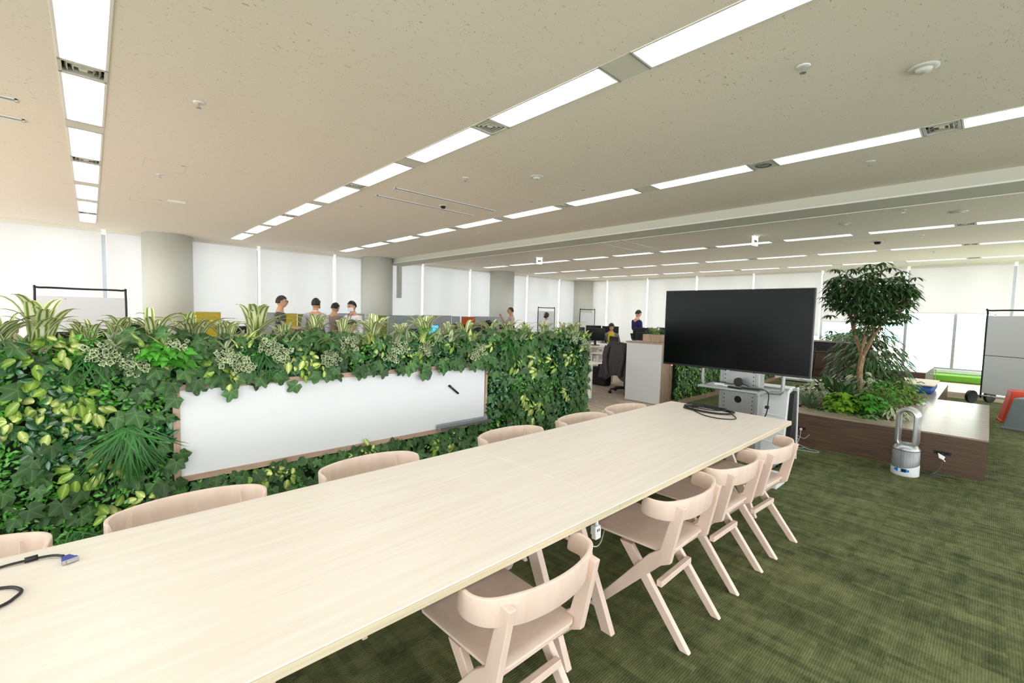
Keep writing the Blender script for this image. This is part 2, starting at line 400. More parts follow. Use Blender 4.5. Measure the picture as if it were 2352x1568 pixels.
struct(m.build('trim_3', [M['alu'], M['dark']]), 'partition rail in the ceiling beside the beam')
m = MB(); m.box((6.80, 12.28, 1.9), (6.9, 12.42, 2.87)); struct(m.build('trim_4', M['column']), 'short hanging rail cover at the window end of the beam')
# back walls behind the camera; unseen window openings added to brighten the ceiling
m = MB(); m.box((X0-.2, Y0-.2, 0), (XW+.3, Y0, .4)); m.box((X0-.2, Y0-.2, 2.9), (XW+.3, Y0, ZC+.2))
for i in range(9): m.box((X0-.2+i*2.76, Y0-.2, .4), (X0+.0+i*2.76, Y0, 2.9))
struct(m.build('wall_back', M['wallpaint']))
m = MB(); m.box((X0-.2, Y0, 0), (X0, YW+.2, .4)); m.box((X0-.2, Y0, 2.9), (X0, YW+.2, ZC+.2))
for i in range(8): m.box((X0-.2, Y0+i*2.62, .4), (X0, Y0+.2+i*2.62, 2.9))
struct(m.build('wall_side', M['wallpaint']))
# window walls: sill, head, mullions, glass
m = MB(); m.box((X0, YW, 0), (XW+.2, YW+.2, .30)); m.box((X0, YW-.12, .30), (XW, YW+.2, .36)); m.box((X0, YW+.02, ZC-.08), (XW+.2, YW+.2, ZC+.1)); struct(m.build('wall_left', M['white']), 'low sill wall under the long window front')
m = MB(); m.box((XW, Y0, 0), (XW+.2, YW+.2, .28)); m.box((XW-.10, Y0, .28), (XW+.2, YW, .36)); m.box((XW+.02, Y0, ZC-.08), (XW+.2, YW+.2, ZC+.1)); struct(m.build('wall_right', M['white']), 'low sill wall under the far right windows')
for n, x in enumerate((.85, 5.66, 10.5, 15.27)):
    cx = x+.39
    m = MB(); m.lathe([(.44, 0), (.44, ZC)], (cx, 12.19, 0), 40); o = struct(m.build('column', M['column'], smooth=True), 'round plaster column number %s from the left in front of the blinds' % ORD[n]); o.data.polygons.foreach_set('use_smooth', [len(p.vertices) < 5 for p in o.data.polygons])
lx = [-5.3, -2.4, .23, 3.05, 4.92, 7.72, 9.62, 12.42, 14.32, 15.85]
ry = [-5.95, -4.1, -2.2, -.32, 1.56, 3.47, 5.36, 7.24, 9.18, 11.04, 12.5]
wn = 0
def window(a, b, axis, n):
    fr = MB(); gl = MB()
    if axis == 'x':
        for p in (a, (a+b)/2): fr.box((p-.035, YW+.02, .36), (p+.035, YW+.14, ZC-.08))
        fr.box((a, YW+.03, .36), (b, YW+.10, .42)); gl.box((a+.03, YW+.06, .40), (b-.03, YW+.07, ZC-.1))
    else:
        for p in (a, (a+b)/2): fr.box((XW+.02, p-.03, .36), (XW+.14, p+.03, ZC-.08))
        fr.box((XW+.03, a, .36), (XW+.10, b, .40)); gl.box((XW+.06, a+.03, .38), (XW+.07, b-.03, ZC-.1))
    f = struct(fr.build('window_%d' % n, M['alu'])); g = gl.build('pane', M['glass'], f)
for a, b in zip(lx[:-1], lx[1:]): wn += 1; window(a, b, 'x', wn)
for a, b in zip(ry[:-1], ry[1:]): wn += 1; window(a, b, 'y', wn)
# roller blinds
def blind(a, b, axis, z0, label, gap=.035):
    t = thing('roller_blind', label, 'blind', ((a+b)/2, YW-.16, ZC) if axis == 'x' else (XW-.14, (a+b)/2, ZC), 0 if axis == 'x' else -PI/2, 'roller blinds on the %s windows' % ('left' if axis == 'x' else 'right'))
    h = (b-a)/2-gap
    m = MB(); m.box((-h, -.001, z0-ZC), (h, .001, -.05)); m.build('fabric', M['blind'], t)
    m = MB(); m.box((-h, -.012, z0-ZC-.025), (h, .012, z0-ZC)); m.build('bottom_bar', M['white'], t)
    m = MB(); m.box((-h, -.03, -.05), (h, .03, 0)); m.build('head_rail', M['wallpaint'], t)
bays = list(zip(lx[:-1], lx[1:]))
names = ['off the left edge', 'at the left edge', 'behind the first column', 'right of the first column', 'behind the second column', 'right of the ceiling beam',
         'behind the third column', 'right of the third column', 'in the far corner']
for (a, b), nm in zip(bays, names):
    c = (a+b)/2
    if b-a > 2.3:
        mid = {.23: 2.23, 4.92: None, 3.05: None}.get(a)
    blind(a, b, 'x', .40, 'white roller blind %s on the left window front' % nm)
zb = {-5.95: 1.8, -4.1: 1.8, -2.2: 1.7, -.32: 1.80, 1.56: 1.52, 3.47: 1.10}
rn = ['far off to the right', 'off to the right', 'behind the wheeled grey whiteboard', 'half lowered beside the potted tree', 'half lowered behind the tree crown', 'lowered to counter height behind the television edge',
      'third from the corner behind the television', 'second bay behind the television', 'above the man in navy', 'next to the far corner column']
for (a, b), nm in zip(zip(ry[:-1], ry[1:]), rn): blind(a, b, 'y', zb.get(a, .40), 'cream roller blind %s' % nm, .03)
# ceiling lamps and the panels between them
rim = MB()
lampm = MB()
L = 1.035
def lamp_proto():
    t = thing('ceiling_light', '', 'ceiling light', (0, 0, ZC))
    m = MB(); w = HW
    m.box((-w, 0, -.004), (-w+.014, L, .03)); m.box((w-.014, 0, -.004), (w, L, .03)); m.box((-w, 0, -.004), (w, .012, .03)); m.box((-w, L-.012, -.004), (w, L, .03))
    m.build('frame', M['white'], t)
    m = MB(); m.prism([(-w+.014, .0), (-w+.014, .004), (-.055, .05), (.055, .05), (w-.014, .004), (w-.014, 0), (.05, .045), (-.05, .045)], 'y', .012, L-.012)
    m.add([(-w+.014, .012, 0), (w-.014, .012, 0), (.06, .03, .046), (-.06, .03, .046)], [(0, 1, 2, 3)]); m.add([(-w+.014, L-.012, 0), (w-.014, L-.012, 0), (.06, L-.03, .046), (-.06, L-.03, .046)], [(0, 1, 2, 3)])
    m.build('reflector', M['reflector'], t)
    m = MB(); m.add([(-.062, .02, .036), (-.062, L-.02, .036), (.062, L-.02, .036), (.062, .02, .036)], [(0, 1, 2, 3)]); m.build('lens', M['lens'], t)
    return t
def vent_proto():
    t = thing('air_vent', '', 'vent', (0, 0, ZC)); g = .213; w = HW
    m = MB(); m.box((-w, 0, -.004), (w, .018, .01)); m.box((-w, g-.018, -.004), (w, g, .01)); m.box((-w, 0, -.004), (-w+.018, g, .01)); m.box((w-.018, 0, -.004), (w, g, .01)); m.build('frame', M['column'], t)
    m = MB(); m.box((-w, 0, .05), (w, g, .055)); m.build('dark_opening', M['dark'], t)
    for i, q in enumerate((.030, .058, .086)):
        m = MB(); a, b = w-q, q; cx, cy = 0, g/2; hx, hy = w-q, g/2-q*.92
        if hy < .01: hy = .012
        o = [(-hx, cy-hy), (hx, cy-hy), (hx, cy+hy), (-hx, cy+hy)]; s = .014
        z1 = -.002; z2 = .03
        inn = [(-hx+s, cy-hy+s), (hx-s, cy-hy+s), (hx-s, cy+hy-s), (-hx+s, cy+hy-s)] if hy > s else o
        m.add([(*p, z2) for p in o]+[(*p, z1) for p in inn], [(k, (k+1) % 4, 4+(k+1) % 4, 4+k) for k in range(4)])
        if i == 2: m.add([(*p, z1) for p in inn], [(0, 1, 2, 3)])
        m.build('cone', M['plate'], t)
    return t
def panel_proto():
    t = thing('blank_ceiling_panel', '', 'ceiling panel', (0, 0, ZC)); m = MB(); m.box((-HW, 0, -.002), (HW, .213, .02)); m.build('plate', M['plate'], t)
    m = MB(); m.box((-HW, -.002, -.005), (HW, .006, .02)); m.box((-HW, .207, -.005), (HW, .215, .02)); m.build('joint', M['grey_metal'], t); return t
lp, vp_, pp_ = lamp_proto(), vent_proto(), panel_proto()
used = {}
def put(proto, x, y, label, group):
    if proto.name not in used:
        used[proto.name] = 1; proto.location = (x, y, ZC); proto['label'] = label; proto['group'] = group; return proto
    return dup(proto, (x, y, ZC), 0, label, group)
sname = ['row off the left edge', 'leftmost row', 'row over the table', 'row left of beam', 'first row right of beam', 'second row right of beam', 'row nearest right windows']
vents = {1: {3: 'v', 5: 'v', 8: 'v'}, 2: {2: 'v', 4: 'v', 6: 'v'}, 3: {0: 'v', 1: 's', 3: 'v', 5: 'v', 7: 'v'}, 4: {0: 'v', 3: 'v', 6: 'v'}, 5: {0: 'v', 3: 'v', 6: 'v'}, 6: {0: 'v', 4: 'v'}, 0: {}}
for si, x in enumerate(STRIPX):
    for k in range(-4, 9):
        y = .46+1.255*k
        n = 8-k
        place = '%s from the windows' % ORD[n]
        put(lp, x, y, 'recessed ceiling light, %s in the %s' % (place, sname[si]), 'recessed ceiling lights in rows')
        if k > -4:
            kind = vents[si].get(k)
            yy = y-.2165
            if kind == 'v': put(vp_, x, yy, 'air vent beside lamp %s, %s' % (place, sname[si]), 'air vents between the ceiling lights')
            else:
                q = put(pp_, x, yy, 'grey filler plate beside lamp %s, %s' % (place, sname[si]), 'filler plates between the ceiling lights')
    m = MB(); m.box((x-HW, Y0, ZC+.06), (x+HW, YEND, ZC+.08)); struct(m.build('trim_%d' % (5+si), M['white']))
# odds and ends on the ceiling
m = MB(); t = thing('ceiling_speaker', 'round flush loudspeaker between lamps left of the beam', 'speaker', (4.785, 1.598, ZC-.004))
m.lathe([(.066, -.001), (.070, -.006), (.074, -.001)], n=28); m.build('ring', M['alu'], t, True); m = MB(); m.lathe([(.060, -.001), (.02, -.004)], n=24); m.build('grille', M['mesh_grey'], t); m = MB(); m.lathe([(.018, -.008), (.01, -.012)], n=16); m.build('centre_badge', M['alu'], t)
def slot(x0, x1, y, label, w=.035):
    t = thing('slot_diffuser', label, 'air diffuser', ((x0+x1)/2, y, ZC), 0, 'long slot air diffusers'); h = (x1-x0)/2
    m = MB()
    m.box((-h, -w, -.006), (h, -w+.01, 0)); m.box((-h, w-.01, -.006), (h, w, 0)); m.box((-h, -w, -.006), (-h+.015, w, 0)); m.box((h-.015, -w, -.006), (h, w, 0)); m.build('frame', M['white'], t)
    m = MB(); m.box((-h+.015, -w+.01, -.002), (h-.015, w-.01, 0)); m.build('grille', M['mesh_grey'], t)
slot(2.74, 4.38, 5.09, 'upper of two slot diffusers between the table row and the beam')
slot(2.75, 4.36, 5.59, 'lower of two slot diffusers between the table row and the beam')
slot(7.65, 9.25, 5.63, 'further slot diffuser right of the beam'); slot(7.65, 9.25, 5.12, 'nearer slot diffuser right of the beam')
slot(-2.0, -.36, 5.08, 'upper slot diffuser at the left edge of the picture'); slot(-2.0, -.36, 5.59, 'lower slot diffuser at the left edge of the picture')
slot(-2.3, -.35, 11.85, 'thin window slot diffuser left of the first column', .02); slot(2.75, 4.6, 11.7, 'thin window slot diffuser between first and second columns', .02)
def hatch(x, y, label, w=.18, h=.18, b='frame'):
    t = thing('access_hatch', label, 'access hatch', (x, y, ZC), 0, 'flush ceiling access hatches'); m = MB(); s = .004
    for a in ((-w, -h, w, -h+s), (-w, h-s, w, h), (-w, -h, -w+s, h), (w-s, -h, w, h)): m.box((a[0], a[1], -.0015), (a[2], a[3], 0))
    m.build('joint', M['column'], t); m = MB(); m.box((w-.05, -h+.01, -.004), (w-.02, -h+.03, 0)); m.build('latch', M['alu'], t)
hatch(.62, 6.22, 'access hatch near the leftmost lamp row', .18, .19); hatch(4.2, 3.6, 'near access hatch beside the slot diffusers'); hatch(4.18, 4.45, 'access hatch nearest the slot diffusers')
hatch(.62, 8.4, 'faint access hatch beside the thin ceiling bracket'); hatch(2.75, 6.5, 'small hatch just right of the table lamp row'); hatch(7.75, 1.8, 'hatch with white joints under the beam rail', .3, .3); hatch(9.3, 1.9, 'wide hatch straddling the first row right of the beam', .5, .2); hatch(10.35, 1.7, 'second wide hatch beyond the first row', .3, .3)
m = MB(); m.box((-.1, -.02, -.03), (.1, .02, 0)); tag(m.build('ceiling_bracket', M['wallpaint'], loc=(.94, 8.1, ZC)), 'small pale bar fixed under the ceiling near the first column', 'ceiling fixture')
def sprinkler(x, y, label):
    t = thing('sprinkler', label, 'sprinkler', (x, y, ZC), 0, 'fire sprinklers'); m = MB(); m.lathe([(.038, -.001), (.030, -.006), (.014, -.008)], n=16); m.build('plate', M['white'], t, True)
    m = MB(); m.cyl((0, 0, -.035), .007, .03, 10); m.cyl((0, 0, -.04), .018, .004, 12); m.build('head', M['silver'], t)
for x, y, l in ((.62, 4.1, 'sprinkler between the leftmost lamp row and the table lamp row, nearer the camera'), (.62, 6.63, 'sprinkler beside the access hatch near the leftmost lamps'), (3.1, .85, 'large looking sprinkler at upper right over the table side'),
                (3.08, 4.1, 'sprinkler just above the slot diffusers'), (5.33, .86, 'sprinkler between the lamp row and the beam'), (7.85, .88, 'sprinkler right beside the beam rail'), (10.29, .89, 'sprinkler between first and second rows right of the beam'),
                (3.54, 10.27, 'tiny sprinkler near the second column'), (5.3, 6.61, 'sprinkler left of the beam halfway to the windows'), (12.7, .89, 'sprinkler nearest the far right windows')): sprinkler(x, y, l)
def detector(x, y, label, r=.07, h=.03):
    t = thing('smoke_detector', label, 'detector', (x, y, ZC), 0, 'round ceiling detectors'); m = MB(); m.lathe([(r, -.001), (r, -.008), (r*.7, -.012)], n=24); m.build('base', M['column'], t, True); m = MB(); m.lathe([(r*.6, -.01), (r*.45, -h)], n=20); m.build('cap', M['dark'] if h > .035 else M['column'], t, True)
detector(3.59, .36, 'flat beige detector disc at the far upper right'); detector(3.58, 3.48, 'small beige detector beyond the big sprinkler'); detector(3.66, 5.38, 'detector between the two slot diffusers', .06, .04)
detector(8.41, .38, 'white round disc right of the beam', .09, .02); detector(8.41, 1.62, 'detector with dark rim right of the beam', .08, .03); detector(10.6, 1.52, 'boxy grey ceiling sensor between lamp rows right of the beam', .09, .05)
def exit_sign(x, y, label, w=.16, h=.16, rz=0):
    t = thing('exit_sign', label, 'sign', (x, y, ZC), rz, 'small green and white exit direction signs')
    m = MB(); m.box((-.1, -.03, -.012), (.1, .03, 0)); m.build('mount', M['white'], t)
    m = MB(); m.box((-w/2, -.01, -.02-h), (w/2, .01, -.012)); m.build('panel', mat('sign_face', (240, 246, 242), .5, Emission_Color=(.9, 1, .95, 1), Emission_Strength=.6), t)
    m = MB(); zc = -.02-h/2
    for sgn in (-1, 1):
        y0 = sgn*.0115
        m.prism([(-.05, zc), (-.01, zc+.035), (-.01, zc+.016), (.045, zc+.016), (.045, zc-.016), (-.01, zc-.016), (-.01, zc-.035)], 'y', y0-.001, y0+.001)
    m.build('arrow', mat('sign_green', (20, 110, 60), .5), t)
exit_sign(8.62, 8.2, 'exit direction sign with green left arrow near the window side', rz=-.75); exit_sign(8.68, 2.97, 'exit direction sign with green arrow above the television', rz=-.2)
# neighbouring building seen through the bare glass
t = thing('neighbouring_building', 'pale building across the street seen through the right windows', 'building', (26, 3, -12))
m = MB(); m.box((0, -22, 0), (.6, 22, 19)); m.build('wall', M['facade'], t)
for j, y in enumerate((-6.6, -4.0, -1.4, 1.2, 3.8, 6.4)):
    for i, z in enumerate((10.2, 12.7, 15.4)):
        off = .9*(i % 2)
        m = MB(); m.box((-.04, y+off-.75, z), (.02, y+off+.75, z+1.75)); w_ = m.build('window', M['facade_glass'], t)
        m = MB(); m.box((-.08, y+off-.03, z), (-.04, y+off+.03, z+1.75)); m.box((-.08, y+off-.75, z+1.2), (-.04, y+off+.75, z+1.25)); m.build('glazing_bar', M['white'], w_)
m = MB()
for z in (9.9, 12.3, 14.9, 17.8): m.box((-.03, -22, z), (0, 22, z+.05))
for y in range(-20, 21, 3): m.box((-.03, y, 0), (0, y+.04, 19))
m.build('joint', M['table_edge'], t)
# ================================================================== meeting table
TZ = .72
t = thing('meeting_table', 'long pale birch meeting table running toward the television', 'table', (1.6, 1.515, 0))
for a, b in ((-2.4, -.001), (.001, 2.37)):
    m = MB(); m.box((a, -.5, TZ-.006), (b, .5, TZ)); top = m.build('tabletop', M['table'], t, bevel=.002, seg=1)
    m = MB(); m.box((a+.0005, -.4995, TZ-.030), (b-.0005, .4995, TZ-.006)); m.build('edge_band', M['table_edge'], top)
for x in (-2.05, -.16, .16, 2.05):
    m = MB()
    for s in (-1, 1):
        m2 = MB()
        m2.prism([(s*.33, 0), (s*.39, 0), (s*.10, TZ-.05), (s*.0+s*.02, TZ-.05)], 'x', x-.017, x+.017); m2.build('leg', M['chair'], t, bevel=.004)
    m.box((x-.03, -.40, TZ-.06), (x+.03, .40, TZ-.03)); m.build('crossbar', M['grey_metal'], t)
m = MB(); m.box((-2.1, -.04, TZ-.075), (2.1, .04, TZ-.03)); m.build('cable_tray', M['grey_metal'], t)
# chairs
def bent_rail():
    """curved backrest: plan curve with rounded-lens elevation"""
    c = [(-.250, .215), (-.260, .18), (-.256, .142), (-.234, .108), (-.19, .083), (-.13, .062), (-.065, .050), (0, .046)]
    c = [(x, y+.008) for x, y in c]; c = c+[(-x, y) for x, y in c[-2::-1]]
    P = [p for p in smooth_path([(x, y, 0) for x, y in c], 4)]
    n = len(P); vs = []; th = .014; K = 6
    d = [0]
    for i in range(1, n): d.append(d[-1]+(P[i]-P[i-1]).length)
    for i, p in enumerate(P):
        tt = (P[min(i+1, n-1)]-P[max(i-1, 0)]).normalized(); nrm = Vector((tt.y, -tt.x, 0))
        e = min(d[i], d[-1]-d[i]); rnd = min(1, e/.035); sag = .5*(1-math.cos(PI*min(1, e/.26)))
        zt = .690-.012*(1-math.sqrt(1-(1-rnd)**2))-.004*(1-sag); zb = .606-.020*sag+.012*(1-math.sqrt(1-(1-rnd)**2)) if rnd < 1 else .606-.020*sag
        zt -= 0 if rnd >= 1 else .018*(1-math.sqrt(max(0, 1-(1-rnd)**2)))
        lean = -.012
        for k in range(2):
            off = nrm*(th if k == 0 else 0)
            for z in (zb, (zb+zt)/2, zt): vs.append((p.x+off.x, p.y+off.y+lean*(z-.6)/.1, z))
    fs = []
    for i in range(n-1):
        a, b = i*6, (i+1)*6
        fs += [(a, b, b+1, a+1), (a+1, b+1, b+2, a+2), (a+3, a+4, b+4, b+3), (a+4, a+5, b+5, b+4), (a+2, b+2, b+5, a+5), (a, a+3, b+3, b)]
    fs += [(0, 1, 4, 3), (1, 2, 5, 4)]; e = (n-1)*6; fs += [(e, e+3, e+4, e+1), (e+1, e+4, e+5, e+2)]
    return MB().add(vs, fs)
def chair_proto():
    t = thing('dining_chair', '', 'chair')
    bent_rail().build('backrest', M['chair'], t, smooth=True, bevel=.003)
    # seat: rounded plan, slightly dished
    out = []
    def corner(cx, cy, r, a0):
        for k in range(7):
            a = math.radians(a0+90*k/6); out.append((cx+r*math.cos(a), cy+r*math.sin(a)))
    corner(.165, .50, .04, 0); corner(-.165, .50, .04, 90); corner(-.150, .165, .045, 180); corner(.150, .165, .045, 270)
    o2 = []
    for x, y in out:
        if y < .14: y -= .025*(1-(x/.2)**2)
        o2.append((x, y))
    n = len(o2); cx, cy = 0, .34; vs = []; fs = []
    rings = [1, .995, .8, .5, .2]
    def dish(r): return -.010*(1-r**2)
    for i, r in enumerate(rings): vs += [(cx+(x-cx)*r, cy+(y-cy)*r, (.417 if i == 0 else .428+dish(r))) for x, y in o2]
    vs.append((cx, cy, .428+dish(0)))
    for i in range(len(rings)-1): fs += [(i*n+k, i*n+(k+1) % n, (i+1)*n+(k+1) % n, (i+1)*n+k) for k in range(n)]
    e = (len(rings)-1)*n; fs += [(e+k, e+(k+1) % n, len(vs)-1) for k in range(n)]
    fs.append(tuple(range(n-1, -1, -1)))
    MB().add(vs, fs).build('seat', M['chair'], t, smooth=True, bevel=.002, seg=1)
    for s in (-1, 1):
        a, b = s*.186, s*.214
        m = MB(); m.prism([(.040, .664), (.086, .669), (.148, .440), (.205, .395), (.528, 0.0), (.484, 0.0), (.140, .366), (.096, .390)], 'x', a, b)
        m.build('back_leg_frame', M['chair'], t, bevel=.005)
        a, b = s*.158, s*.187
        m = MB(); m.prism([(.0, 0.0), (.045, 0.0), (.375, .395), (.305, .395)], 'x', a, b); m.build('leg', M['chair'], t, bevel=.005)
    m = MB(); m.box((-.16, .33, .368), (.16, .365, .402)); m.build('front_rail', M['chair'], t, bevel=.003)
    m = MB(); m.box((-.16, .155, .232), (.16, .182, .262)); m.build('stretcher', M['chair'], t, bevel=.003)
    m = MB(); m.box((-.17, .13, .385), (.17, .155, .418)); m.build('seat_support', M['chair'], t, bevel=.003)
    return t
ch = chair_proto()
near = [(1.05, .83, 0, 'pale beech chair nearest the camera, its back fully in view'), (2.09, .83, .02, 'pale beech chair beside the hanging white plug'),
        (2.71, .84, -.03, 'pale beech chair, second from the table end on the carpet side'), (3.285, .815, -.06, 'pale beech chair at the television end on the open carpet side')]
far = [(-.39, 2.36, 'pale beech chair at the left picture edge between table and green wall'), (.29, 2.38, 'pale beech chair with widest visible back, below the left half of the wall whiteboard'),
       (1.08, 2.39, 'pale beech chair back showing under the middle of the wall whiteboard'), (2.10, 2.37, 'pale beech chair back under the pen tray end of the wall whiteboard'),
       (2.87, 2.35, 'pale beech chair back in front of the right part of the green wall'), (3.50, 2.36, 'pale beech chair back at the gap leading to the office desks')]
for i, (x, y, rz, l) in enumerate(near):
    if i == 0: ch.location = (x, y, 0); ch.rotation_euler = (0, 0, rz); ch['label'] = l; ch['group'] = 'beech chairs round the meeting table'
    else: dup(ch, (x, y, 0), rz, l, 'beech chairs round the meeting table')
for x, y, l in far: dup(ch, (x, y, 0), PI, l, 'beech chairs round the meeting table')
# things on and under the table
t = thing('vga_cable', 'black monitor cable with blue plug lying on the near table end', 'cable', (-.1, 1.85, TZ))
m = MB(); m.tube(smooth_path([(-.8, -.02, .005), (-.45, .03, .005), (-.16, .075, .005), (-.08, .085, .006), (-.01, .075, .007), (.022, .045, .008)], 6), .0038, 8); m.build('cord', M['black'], t, True)
m = MB(); m.cyl((0, 0, 0), .008, .028, 12); o = m.build('ferrite', M['black'], t, True); o.rotation_euler = (0, PI/2, .1); o.location = (-.062, .083, .008)
o = MB().prism([(-.010, -.012), (.010, -.012), (.014, .012), (.018, .016), (.018, .024), (-.018, .024), (-.018, .016), (-.014, .012)], 'z', 0, .014).build('plug', M['blue_vga'], t, bevel=.002)
o.location = (.030, .022, 0); o.rotation_euler = (0, 0, PI+.35)
m = MB(); m.box((-.019, .024, .001), (.019, .026, .013)); m.box((-.010, .026, .003), (.010, .031, .011)); q = m.build('contact_plate', M['silver'], o)
t = thing('looped_cable', 'second black cable bending back at the left table edge', 'cable', (-.15, 1.74, TZ))
m = MB(); m.tube(smooth_path([(-.6, .10, .005), (-.25, .085, .005), (-.06, .055, .005), (-.008, .012, .005), (-.012, -.03, .005), (-.06, -.075, .005), (-.3, -.2, .005)], 7), .004, 8); m.build('cord', M['black'], t, True)
t = thing('coiled_cable', 'black cable coiled at the far table end before the television', 'cable', (3.77, 1.54, TZ))
def loop(rx, ry, cx, cy, z, rot, n=26, open_=0):
    return [(cx+rx*math.cos(a)*math.cos(rot)-ry*math.sin(a)*math.sin(rot), cy+rx*math.cos(a)*math.sin(rot)+ry*math.sin(a)*math.cos(rot), z+.003*math.sin(3*a)) for a in [2*PI*i/n for i in range(n-open_)]]
m = MB()
for rx, ry, cx, cy, z, rt in ((.10, .20, .03, .06, .006, .1), (.095, .195, .035, .05, .012, .16), (.11, .205, .02, .045, .018, .05), (.09, .17, .05, .09, .024, .2), (.05, .13, .06, .11, .014, .15)):
    m.tube(loop(rx, ry, cx, cy, z, rt), .0042, 7, closed=True)
m.tube(smooth_path([(.12, .16, .01), (.0, .18, .01), (-.10, .10, .005), (-.19, -.02, .005), (-.20, -.15, .005), (-.10, -.22, .005), (.02, -.12, .02)], 6), .0042, 7)
m.build('cord', M['black'], t, True)
m = MB(); m.box((.05, .11, .016), (.075, .17, .028)); m.build('plug', M['black'], t, bevel=.003)
t = thing('extension_socket', 'white socket block hanging on its cord under the table edge', 'socket', (1.50, 1.06, .585))
m = MB(); m.box((-.018, -.012, 0), (.018, .012, .045)); m.box((-.024, -.013, .02), (.012, .013, .058)); m.build('block', M['plastic_white'], t, bevel=.004)
m = MB(); m.box((-.012, -.015, .036), (-.009, -.0125, .046)); m.box((-.001, -.015, .036), (.002, -.0125, .046)); m.build('slots', M['dark'], t)
m = MB(); m.tube([(0, 0, .055), (0, 0, .07), (0, .0, .09)], [.009, .007, .004], 10); m.tube(smooth_path([(0, 0, .085), (.0, .004, .105), (.0, .08, .10), (.0, .2, .09)], 5), .003, 8); m.build('cord', M['plastic_white'], t, True)
t = thing('drooping_white_cord', 'thin white cord sagging under the seat beside the hanging socket', 'cable', (1.72, 1.30, .5))
m = MB(); m.tube(smooth_path([(0, .3, .09), (-.02, .16, .0), (.02, .05, -.10), (.10, -.02, -.15), (.22, .02, -.12)], 6), .003, 7); m.build('cord', M['plastic_white'], t, True)

# ================================================================== television on a wheeled stand
t = thing('television_stand', 'grey wheeled television stand with shelf behind the table end', 'television stand', (4.80, 1.69, 0))
m = MB(); m.box((-.08, -.19, .10), (.06, .19, 1.62)); m.build('column', M['grey_metal'], t, bevel=.008)
for s in (-1, 1):
    m = MB(); m.box((-.084, s*.155-.003, .2), (-.079, s*.155+.003, 1.5)); m.build('seam', M['mesh_grey'], t)
    for k in range(18):
        m = MB(); m.lathe([(.0055, 0), (.0055, .003)], n=8); o = m.build('hole', M['dark'], t); o.rotation_euler = (0, -PI/2, 0); o.location = (-.080, s*.135, .30+k*.04)
m = MB(); m.lathe([(.034, 0), (.034, .003)], n=24); o = m.build('cable_hole', M['dark'], t); o.rotation_euler = (0, -PI/2, 0); o.location = (-.080, .0, .70)
m = MB(); m.tube([(0, .037*math.cos(2*PI*k/24), .037*math.sin(2*PI*k/24)) for k in range(24)], .003, 6, closed=True); o = m.build('hole_ring', M['silver'], t, True); o.location = (-.0805, .0, .70)
m = MB(); m.box((-.44, -.29, .838), (-.08, .25, .848)); m.tube([(-.44, -.29, .843), (-.44, .25, .843)], .013, 10); m.box((-.44, -.295, .826), (-.08, -.288, .85)); m.box((-.44, .248, .826), (-.08, .255, .85)); m.build('shelf', M['grey_metal'], t)
m = MB(); m.prism([(-.20, .83), (-.08, .83), (-.08, .77), (-.16, .77)], 'y', .19, .195); m.prism([(-.20, .83), (-.08, .83), (-.08, .77), (-.16, .77)], 'y', -.24, -.235); m.build('shelf_bracket', M['mesh_grey'], t)
for s, y in ((-1, -.37), (1, .40)):
    m = MB(); m.tube(smooth_path([(0, 0, .80), (0, y*.8, .80), (0, y*.97, .815), (0, y, .86), (0, y, 1.0), (0, y, 1.4)], 5), .017, 12); m.build('side_tube', M['grey_metal'], t, True)
for s in (-1, 1):
    m = MB(); m.prism([(-.42, .05), (-.42, .075), (0, .11), (.35, .075), (.35, .05)], 'y', s*.28-.03, s*.28+.03); l = m.build('foot', M['grey_metal'], t, bevel=.004)
    for x in (-.36, .30):
        m = MB(); m.lathe([(.03, -.012), (.03, .012)], n=16); w_ = m.build('caster', M['black'], l); w_.rotation_euler = (PI/2, 0, 0); w_.location = (x, s*.28, .03)
m = MB(); m.box((-.05, -.31, .075), (.06, .31, .12)); m.build('base_beam', M['grey_metal'], t)
t = thing('television', 'large black switched-off television facing down the table', 'television', (4.72, 1.795, 0))
m = MB(); m.box((-.012, -.712, .982), (.035, .712, 1.800)); m.build('housing', M['black'], t, bevel=.003)
m = MB(); m.box((-.0135, -.702, 1.002), (-.0118, .702, 1.792)); m.build('screen', M['screen_tv'], t)
m = MB(); m.box((.035, -.4, 1.1), (.07, .4, 1.6)); m.build('back_cover', M['black'], t, bevel=.01)
m = MB(); m.box((.024, -.7125, .982), (.034, -.7115, 1.80)); m.build('side_trim', M['silver'], t)
m = MB(); m.box((-.0142, -.016, .972), (-.005, .016, .986)); m.build('logo_plate', M['silver'], t, bevel=.001)
m = MB(); m.box((-.0142, .60, .970), (-.006, .612, .980)); m.build('standby_light', M['led_red'], t)
t = thing('round_web_camera', 'round black cable reel gadget upright on the stand shelf', 'conference speaker', (4.61, 1.655, .849))
m = MB(); m.disc_x((0, 0, .042), .042, .03, 28); m.build('body', M['black'], t, bevel=.006)
t = thing('remote_control', 'black remote control lying on the stand shelf', 'remote control', (4.50, 1.54, .849))
m = MB(); m.box((-.022, -.115, 0), (.022, .10, .018)); m.build('body', M['black'], t, rotz=0, bevel=.006); 
m = MB()
for i in range(10):
    for j in (-1, 0, 1): m.box((j*.012-.004, -.10+i*.016, .018), (j*.012+.004, -.092+i*.016, .0205))
m.build('buttons', M['mesh_grey'], t); t.rotation_euler = (0, 0, .12)
t = thing('second_remote_control', 'smaller black remote beside the first on the stand shelf', 'remote control', (4.44, 1.62, .849), -.25)
m = MB(); m.box((-.018, -.07, 0), (.018, .07, .016)); m.build('body', M['black'], t, bevel=.005); m = MB(); m.box((-.012, -.05, .016), (.012, .05, .018)); m.build('buttons', M['mesh_grey'], t)
t = thing('white_adapter', 'small white adapters lying on the left of the shelf', 'adapter', (4.52, 1.80, .849))
